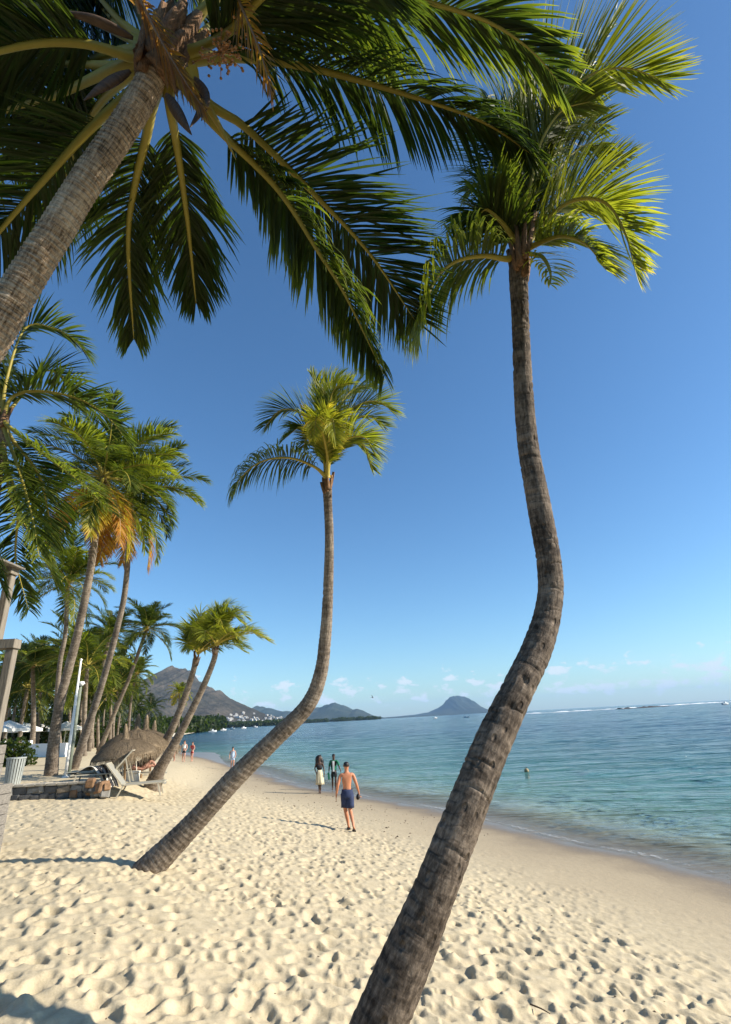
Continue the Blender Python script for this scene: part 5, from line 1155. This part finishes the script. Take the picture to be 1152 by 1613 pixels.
def stroller(px, dist, rz, label, top, bottom, hair, s=.97, skirt=False):
    g0 = base_at(px, dist); e = empty('person', g0, label, 'person', 'people on the beach', rz); e.scale = (s,) * 3
    J, E = dict(CORE), list(CORE_E)
    limbs(J, E, {'L': ((-.25, .02, 1.17), (-.22, .14, 1.02)), 'R': ((.26, -.02, 1.17), (.28, .05, .93))}, {'L': ((-.085, 0, .89), (-.09, .08, .50), (-.09, .0, .09)), 'R': ((.085, 0, .89), (.09, 0, .5), (.10, -.16, .10))})
    foot_(J, E, 'anL', 'L'); foot_(J, E, 'anR', 'R'); fingers(J, E, 'wrL', (.3, .6, -.5), (0, 0, 1), 'L'); fingers(J, E, 'wrR', (0, .1, -1), (0, 1, 0), 'R')
    b = body(e, J, E, M_SKIN_P, sub=1); face(b, (0, .012, 1.665)); ellipsoid((0, -.012, 1.69), (.088, .102, .095), 14, 8, -.4, .01, 1).build('hair', hair, e, smooth=True)
    if top: skin('top', {'u': (0, -.005, 1.40, .145, .10), 'c': (0, 0, 1.29, .17, .12), 'w': (0, 0, 1.10 if not skirt else .85, .14 if not skirt else .19, .11)}, chain('u', 'c', 'w'), 'c', top, e, 1)
    P = {'w': (0, 0, 1.0, .14, .105), 'p': (0, 0, .92, .15, .115)}; PE = [('w', 'p')]
    for t in 'LR':
        hp, kn = np.array(J['hp' + t][:3]), np.array(J['kn' + t][:3]); P['h' + t] = (*hp, .103); P['k' + t] = (*(hp * .5 + kn * .5), .09); PE += chain('p', 'h' + t, 'k' + t)
    skin('swimwear', P, PE, 'p', bottom, e, 1)
M_BROWNH = simple('brown_hair', (0.06, 0.035, 0.02), .6, .3, 20)
stroller(274, 51, R(160), 'leftmost of three far bathers, in red swimwear beside the crossed trunks', None, M_RED, M_BROWNH, .95)
stroller(289, 51, R(190), 'middle of three far bathers, white top and dark shorts', M_WTEE, M_TOP, M_BROWNH, 1.0)
stroller(302, 53, R(170), 'rightmost of three far bathers, in pinkish red swimwear', M_RED, M_RED, M_BROWNH, .95)
stroller(366, 47, R(200), 'lone far person in a pale blue shirt at the waterline', M_PALE, M_PALE, M_HAIR, .97, True)
def sunbather():
    e = empty('person', _l3 + np.array((0, 0, .40)), 'sunbather lying with bent knees in the umbrella shade', 'person', 'people on the beach', R(15))
    J = dict(pel=(0, 0, .05, .13, .1), waist=(-.16, 0, .08, .12, .09), chest=(-.34, 0, .20, .15, .1), upc=(-.44, 0, .30, .12, .08), neck=(-.50, 0, .38, .055), jaw=(-.53, 0, .45, .07), skull=(-.58, 0, .52, .09), top=(-.61, 0, .58, .055))
    E = list(CORE_E)
    for t, s in (('L', -1), ('R', 1)):
        J['sh' + t] = (-.44, s * .17, .29, .05); J['el' + t] = (-.22, s * .25, .12, .04); J['wr' + t] = (.0, s * .22, .10, .028); E += chain('upc', 'sh' + t, 'el' + t, 'wr' + t)
        k = .18 if s > 0 else 0
        J['hp' + t] = (.06, s * .09, .06, .09); J['kn' + t] = (.40, s * .10, .34 - k, .056); J['an' + t] = (.68 + k * .6, s * .10, .03, .036); J['to' + t] = (.80 + k * .6, s * .10, .03, .028); E += chain('pel', 'hp' + t, 'kn' + t, 'an' + t, 'to' + t)
        fingers(J, E, 'wr' + t, (1, 0, -.2), (0, -s, 0), t)
    skin('body', J, E, 'pel', M_SKIN_P, e, 2); ellipsoid((-.60, 0, .54), (.10, .09, .095), 12, 8, -.3).build('hair', M_BROWNH, e, smooth=True)
    skin('swimwear', {'a': (-.06, 0, .06, .14, .105), 'b': (.06, 0, .06, .14, .11)}, [('a', 'b')], 'a', M_TOP, e, 1)
sunbather()

# ------------------------------------------------------------------ across the bay
HOUSE_M = [simple('house_white', (0.50, 0.48, 0.44), .8, .35, .03), simple('house_cream', (0.6, 0.52, 0.42), .8, .1, .1)]
M_ROOF = simple('house_roof', (0.22, 0.12, 0.09), .8, .3, .1)
def house_mesh(roof):
    m = MB(); m.box((0, 0, 3), (7, 5, 3.6))
    if roof: m.add([(-7.6, -5.6, 6.6), (7.6, -5.6, 6.6), (7.6, 5.6, 6.6), (-7.6, 5.6, 6.6), (-5, 0, 9.4), (5, 0, 9.4)], [(0, 1, 5, 4), (2, 3, 4, 5), (0, 4, 3), (1, 2, 5), (3, 2, 1, 0)])
    else: m.box((-1.5, 0, 8.3), (4, 3.6, 1.7)); m.box((0, -5.4, 3.4), (6, .4, .25))
    return m.mesh('house')
HM = [house_mesh(0), house_mesh(1)]
g = random.Random(12); nh = 0
for k in range(900):
    px = g.uniform(330, 470); top = np.interp(px, (330, 380, 420, 470), (1131, 1122, 1126, 1130)); py = top + (horizon_y(px) - 1.5 - top) * g.random() ** .8
    p = house_hit(px, py)
    if p is None or nh >= 95: continue
    nh += 1; me = HM[nh % 2] if nh % 4 else HM[0]; o = bpy.data.objects.new('house', me); link(o); s = g.uniform(.7, 1.35); o.location = tuple(p); o.scale = (s, s, s); o.rotation_euler = (0, 0, g.uniform(-.5, .5))
    if not me.materials: me.materials.append(HOUSE_M[0])
    tag(o, 'small white house on the slope below the pointed mountain', 'house', 'white houses on the far hillside')
def wood(name, spots, label, tone=.17):
    """far wood: leafy clumps that read as one dark mass"""
    V, T = [], []; g = np.random.default_rng(14)
    for c, r in spots:
        n = 120; d = nrm(g.normal(size=(n, 3))); p = c + d * (g.random(n) ** .35)[:, None] * np.array((r, r, r * .8)) + (0, 0, r * .35)
        t = nrm(g.normal(size=(n, 3))); w = nrm(np.cross(t, g.normal(size=(n, 3)))); L = g.uniform(.22, .5, n)[:, None] * r
        V.append(np.stack([p - w * L * .5, p + t * L * .5, p + w * L * .5, p - t * L * .5], 1).reshape(-1, 3)); T.append(np.repeat(np.clip(g.normal(tone, .06, n), 0, .5), 4))
    V = np.vstack(V); T = np.hstack(T)
    tag(obj(name, npmesh(name, V, np.arange(len(V)).reshape(-1, 4), True, {'tint': T}), LEAF), label, None, None, 'stuff')
g = random.Random(5); sp = []
for k in range(120):
    px = g.uniform(236, 345); d = np.interp(px, (236, 300, 345), (230, 420, 700)) * g.uniform(1.0, 1.25); p = base_at(px, d); p[2] = g.uniform(1, 5); sp.append((p, g.uniform(.012, .018) * d))
for k in range(160):
    px = g.uniform(340, 470); d = g.uniform(1500, 1850); p = base_at(px, d); p[2] = 3; sp.append((p, g.uniform(6, 13)))
for k in range(120):
    px = g.uniform(480, 600); d = g.uniform(2600, 3200); p = base_at(px, d); p[2] = 3; sp.append((p, g.uniform(8, 15)))
wood('far_wood', sp, 'dark wooded shore across the bay')
M_FARSAND = simple('far_sand', (0.62, 0.55, 0.42), .9, .1, .05)
lo = [on_z(x, y, .25) for x, y in ((236, 1166), (256, 1163), (276, 1160), (300, 1155.3), (322, 1151), (338, 1148.2), (350, 1146.6))]; hi = [on_z(x, y, 1.2) for x, y in ((236, 1160), (256, 1158), (276, 1155), (300, 1151), (322, 1147.8), (338, 1146), (350, 1145.2))]
lo_ = np.array(lo); hi_ = np.array(hi); hi_[:, 2] = 1.4
tag(obj('far_beach', npmesh('far_beach', np.vstack([lo_, hi_]), grid_quads(2, 7)), M_FARSAND), 'thin pale strip of beach across the bay', None, None, 'structure')
M_FOAM = simple('surf_foam', (0.85, 0.87, 0.88), .9, .05, .1); M_REEF = simple('reef_rock', (0.06, 0.055, 0.05), .9, .3, .05)
def ridge(name, pts, h, w, m, label, kind, seed):
    P = spline(np.array([on_z(x, y, 0.02) for x, y in pts]), 160); g = np.random.default_rng(seed); hh = h * np.clip(-1.2 + 3.6 * fbm(np.arange(160) * .16, np.zeros(160), seed, 3), -.1, 1.5)
    hh[0] = hh[-1] = .02; V = []
    for p, q in zip(P, hh): V += [p + (0, -w, -.1), p + (0, -w * .4, q * .8), p + (0, 0, q), p + (0, w * .5, q * .6), p + (0, w, -.1)]
    tag(obj(name, npmesh(name, np.array(V), grid_quads(160, 5)), m), label, None, None, kind)
ridge('surf', [(815, 1124.8), (850, 1123.2), (930, 1118.8), (1000, 1114.6)], .45, 9, M_FOAM, 'white surf breaking along the reef left of the dark rocks', 'stuff', 3)
ridge('surf', [(1040, 1112), (1090, 1108.8), (1130, 1106.6), (1200, 1102.8)], .8, 10, M_FOAM, 'white surf breaking along the reef at the right edge', 'stuff', 6)
ridge('reef', [(975, 1117.0), (1010, 1114.8), (1052, 1112.2)], 1.0, 10, M_REEF, 'dark exposed reef rocks near the horizon', 'structure', 9)

def swash():
    i = np.linspace(0, len(_core) - 1.001, 1400); P = np.stack([np.interp(i, np.arange(len(_core)), _core[:, j]) for j in (0, 1)], 1); T = nrm(np.gradient(P, axis=0)); Nn = np.stack([-T[:, 1], T[:, 0]], 1)
    s_ = np.r_[0, np.cumsum(np.linalg.norm(np.diff(P, axis=0), axis=1))]; V = []; off = .10 * (fbm(s_ * .5, s_ * 0, 3, 3) - .5) * 2; w = .02 + .16 * np.clip(fbm(s_ * .8, s_ * 0 + 5, 6, 3) * 2.2 - .75, 0, 1)
    q = np.array((-1, -.3, .4, 1)); XY = P[:, None] + Nn[:, None] * (off[:, None] + w[:, None] * q)[..., None]
    V = np.concatenate([XY, (np.maximum(hgt(XY[..., 0], XY[..., 1]), 0) + .016 + .006 * (1 - q * q))[..., None]], -1)
    m, nd, lk, b = mat('swash_foam'); t = nd.new('ShaderNodeTexCoord'); f = noise(nd, lk, 9, 5, .7, t.outputs['Object'])
    b.inputs['Base Color'].default_value = (.72, .72, .70, 1); b.inputs['Roughness'].default_value = .8
    al = N(nd, 'ShaderNodeMapRange', interpolation_type='SMOOTHSTEP'); lk.new(f, al.inputs[0]); al.inputs[1].default_value = .46; al.inputs[2].default_value = .62; al.inputs[4].default_value = .4; lk.new(al.outputs[0], b.inputs['Alpha'])
    tag(obj('swash_foam', npmesh('swash_foam', V, grid_quads(1400, 4)), m), 'thin broken line of foam at the water edge', None, None, 'stuff')
swash()

# boats, buoy, bird
M_HULL = simple('boat_hull', (0.80, 0.80, 0.78), .3, .04, 2); M_GLASSD = simple('boat_window', (0.02, 0.03, 0.04), .1, .1, 2); M_ENGINE = simple('outboard', (0.03, 0.03, 0.035), .4, .2, 4)
def boat_meshes():
    V = []; n = 12
    for i in range(n):
        t = i / (n - 1); x = -2.6 + 5.4 * t; w = 1.0 * (1 - max(0, t - .45) ** 2 * 3.2); w = max(w, .03); sh = .75 + .35 * t * t
        V += [(x, -w, sh), (x, -w * .8, .1), (x, 0, -.25 + .35 * max(0, t - .7) * 2), (x, w * .8, .1), (x, w, sh), (x, w * .8, sh - .08), (x, -w * .8, sh - .08)]
    hull = MB().add(V, [tuple(q) for q in grid_quads(n, 7, True)] + [tuple(range(7))[::-1]]).mesh('hull', False)
    cab = MB(); cab.add([(-.5, -.65, .75), (1.1, -.55, .85), (1.1, .55, .85), (-.5, .65, .75), (-.4, -.55, 1.75), (.5, -.48, 1.72), (.5, .48, 1.72), (-.4, .55, 1.75)], [(0, 1, 5, 4), (1, 2, 6, 5), (2, 3, 7, 6), (3, 0, 4, 7), (4, 5, 6, 7)])
    win = MB(); win.add([(.62, -.46, 1.6), (1.06, -.5, 1.0), (1.06, .5, 1.0), (.62, .46, 1.6)], [(0, 1, 2, 3)]); 
    roof = MB().box((-.4, 0, 1.95), (1.1, .75, .04)).bar((-1.3, -.6, .75), (-1.3, -.6, 1.95), .05).bar((-1.3, .6, .75), (-1.3, .6, 1.95), .05)
    eng = MB().box((-2.75, 0, .75), (.16, .16, .3)).box((-2.75, 0, .2), (.05, .08, .4))
    return [('hull', hull, M_HULL), ('cabin', cab.mesh('cabin'), M_HULL), ('windscreen', win.mesh('windscreen'), M_GLASSD), ('roof', roof.mesh('roof'), M_HULL), ('outboard_motor', eng.mesh('outboard_motor'), M_ENGINE)]
BM = boat_meshes()
for px, py, rz, s, lab in ((735, 1130, 2.9, 1.1, 'white motor boat in front of the flat-topped headland'), (1143, 1109.5, .3, 1.3, 'white motor boat near the surf at the right edge'), (335, 1153, .2, 1.15, 'small boat moored nearest the far beach'), (352, 1150.5, .5, 1.1, 'pale boat moored off the far beach, right of the nearest one'),
                         (366, 1148.5, -.3, 1.3, 'moored boat off the village, third from the far beach'), (384, 1147.5, .6, 1.3, 'moored boat off the village, fourth from the far beach'), (402, 1146, .1, 1.4, 'moored boat off the village, rightmost one'), (686, 1131.5, 0.3, 1.0, 'small boat left of the motor boat before the headland')):
    p = on_z(px, py, 0.0); e = empty('motor_boat', p, lab, 'boat', 'boats on the lagoon', rz); e.scale = (s,) * 3
    for nme, me, m in BM: obj(nme, me, m, e)
M_BUOY = simple('weedy_buoy', (0.30, 0.24, 0.13), .7, .4, 9, .4)
p = on_z(830, 1216, 0); e = empty('buoy', p, 'small round brown mooring buoy floating on the lagoon', 'buoy')
ellipsoid((0, 0, .07), (.14, .14, .14), 16, 12).build('float', M_BUOY, e, smooth=True); MB().tube([(0, 0, .2), (.03, 0, .26), (0, 0, .30), (-.03, 0, .26), (0, 0, .2)], .012, 6).build('ring', M_ENGINE, e)
p = at(587, 1099, 70); e = empty('bird', p, 'small dark bird flying above the bay', 'bird')
M_BIRD = simple('dark_feathers', (0.03, 0.03, 0.035), .8, .2, 5); bd = MB().tube([(-.16, 0, 0), (-.08, 0, .01), (.02, 0, .01), (.12, 0, .02), (.17, 0, .015)], [.01, .035, .045, .03, .008], 8)
for s in (-1, 1): bd.add([(.07, s * .03, .02), (.02, s * .22, .16), (-.08, s * .42, .20), (-.05, s * .2, .12), (-.06, s * .03, .02), (.0, s * .1, .055)], [(0, 1, 5), (1, 2, 3), (1, 3, 5), (3, 4, 5), (4, 0, 5)])
bd.add([(-.14, 0, .005), (-.30, .06, 0), (-.27, 0, 0), (-.30, -.06, 0)], [(0, 1, 2), (0, 2, 3)])
o = bd.build('body', M_BIRD, e); o.rotation_euler = (.55, .1, .5)

# weed scraps on the smooth sand and a stick
g = np.random.default_rng(8); V = []; F_ = []
for k in range(520):
    i = g.integers(3, len(_core) - 14); q = _core[i] + (_core[i + 1] - _core[i]) * g.random(); n_ = nrm(np.array((-(SHORE[i + 2] - SHORE[i + 1])[1], (SHORE[i + 2] - SHORE[i + 1])[0]))); d = g.uniform(1.2, 5.5); x, y = q + n_ * d
    if shore_d(np.array([x]), np.array([y]))[0] < .8: continue
    z = hz(x, y) + .006; s = g.choice([.012, .02, .03, .05], p=[.4, .35, .2, .05]); a = g.uniform(0, 6.28, 6); b = len(V)
    aa = np.sort(a); V.append((x, y, z + s * .5)); V += [(x + s * g.uniform(.5, 1.5) * math.cos(t), y + s * g.uniform(.5, 1.5) * math.sin(t), z - .004) for t in aa]; F_ += [(b, b + 1 + j, b + 1 + (j + 1) % 6) for j in range(6)]
for k in range(420):                                      # leaf crumbs and shell bits on the dry sand
    x, y = g.uniform(-9, 6), 2.5 + 16 * g.random() ** 1.4
    if shore_d(np.array([x]), np.array([y]))[0] < 5: continue
    z = hz(x, y) + float(foot(np.array([x]), np.array([y]))[0]) + .004; s = g.choice([.006, .010, .016, .028], p=[.45, .35, .15, .05]); b = len(V); aa = np.sort(g.uniform(0, 6.28, 6)); st_a = g.uniform(0, 3.14)
    V.append((x, y, z + s * .4)); V += [(x + s * g.uniform(.5, 1.8) * math.cos(t), y + s * g.uniform(.4, 1.2) * math.sin(t), z - .003) for t in aa]; F_ += [(b, b + 1 + j, b + 1 + (j + 1) % 6) for j in range(6)]
M_WEED = simple('dry_weed', (0.09, 0.06, 0.035), .9, .4, 20)
tag(obj('seaweed_scraps', npmesh('seaweed_scraps', V, F_, False), M_WEED), 'dark scraps of dry weed scattered on the smooth sand', None, None, 'stuff')
p = ground(846, 1590); p2 = ground(862, 1602) ; st = MB().tube(spline([p + (-.05, .02, .03), (p + p2) / 2 + (0, 0, .03), p2 + (.03, 0, .02)], 8), [.006, .007, .007, .006, .006, .005, .004, .003], 6)
o = st.build('stick', M_WEED, None, smooth=True); tag(o, 'short dark curved stick lying on the sand, lower right', 'stick')

# ------------------------------------------------------------------ haze over the bay
hm = bpy.data.materials.new('haze_air'); hm.use_nodes = True; nd, lk = hm.node_tree.nodes, hm.node_tree.links; nd.remove(nd['Principled BSDF'])
pv = nd.new('ShaderNodeVolumePrincipled'); pv.inputs['Color'].default_value = (0.40, 0.66, 1.0, 1); pv.inputs['Density'].default_value = 3.4e-5; pv.inputs['Anisotropy'].default_value = 0.0
lk.new(pv.outputs[0], nd['Material Output'].inputs['Volume'])
tag(MB().box((0, 0, 325), (26000, 26000, 331)).build('haze', hm), 'thin bluish sea haze', None, None, 'stuff')
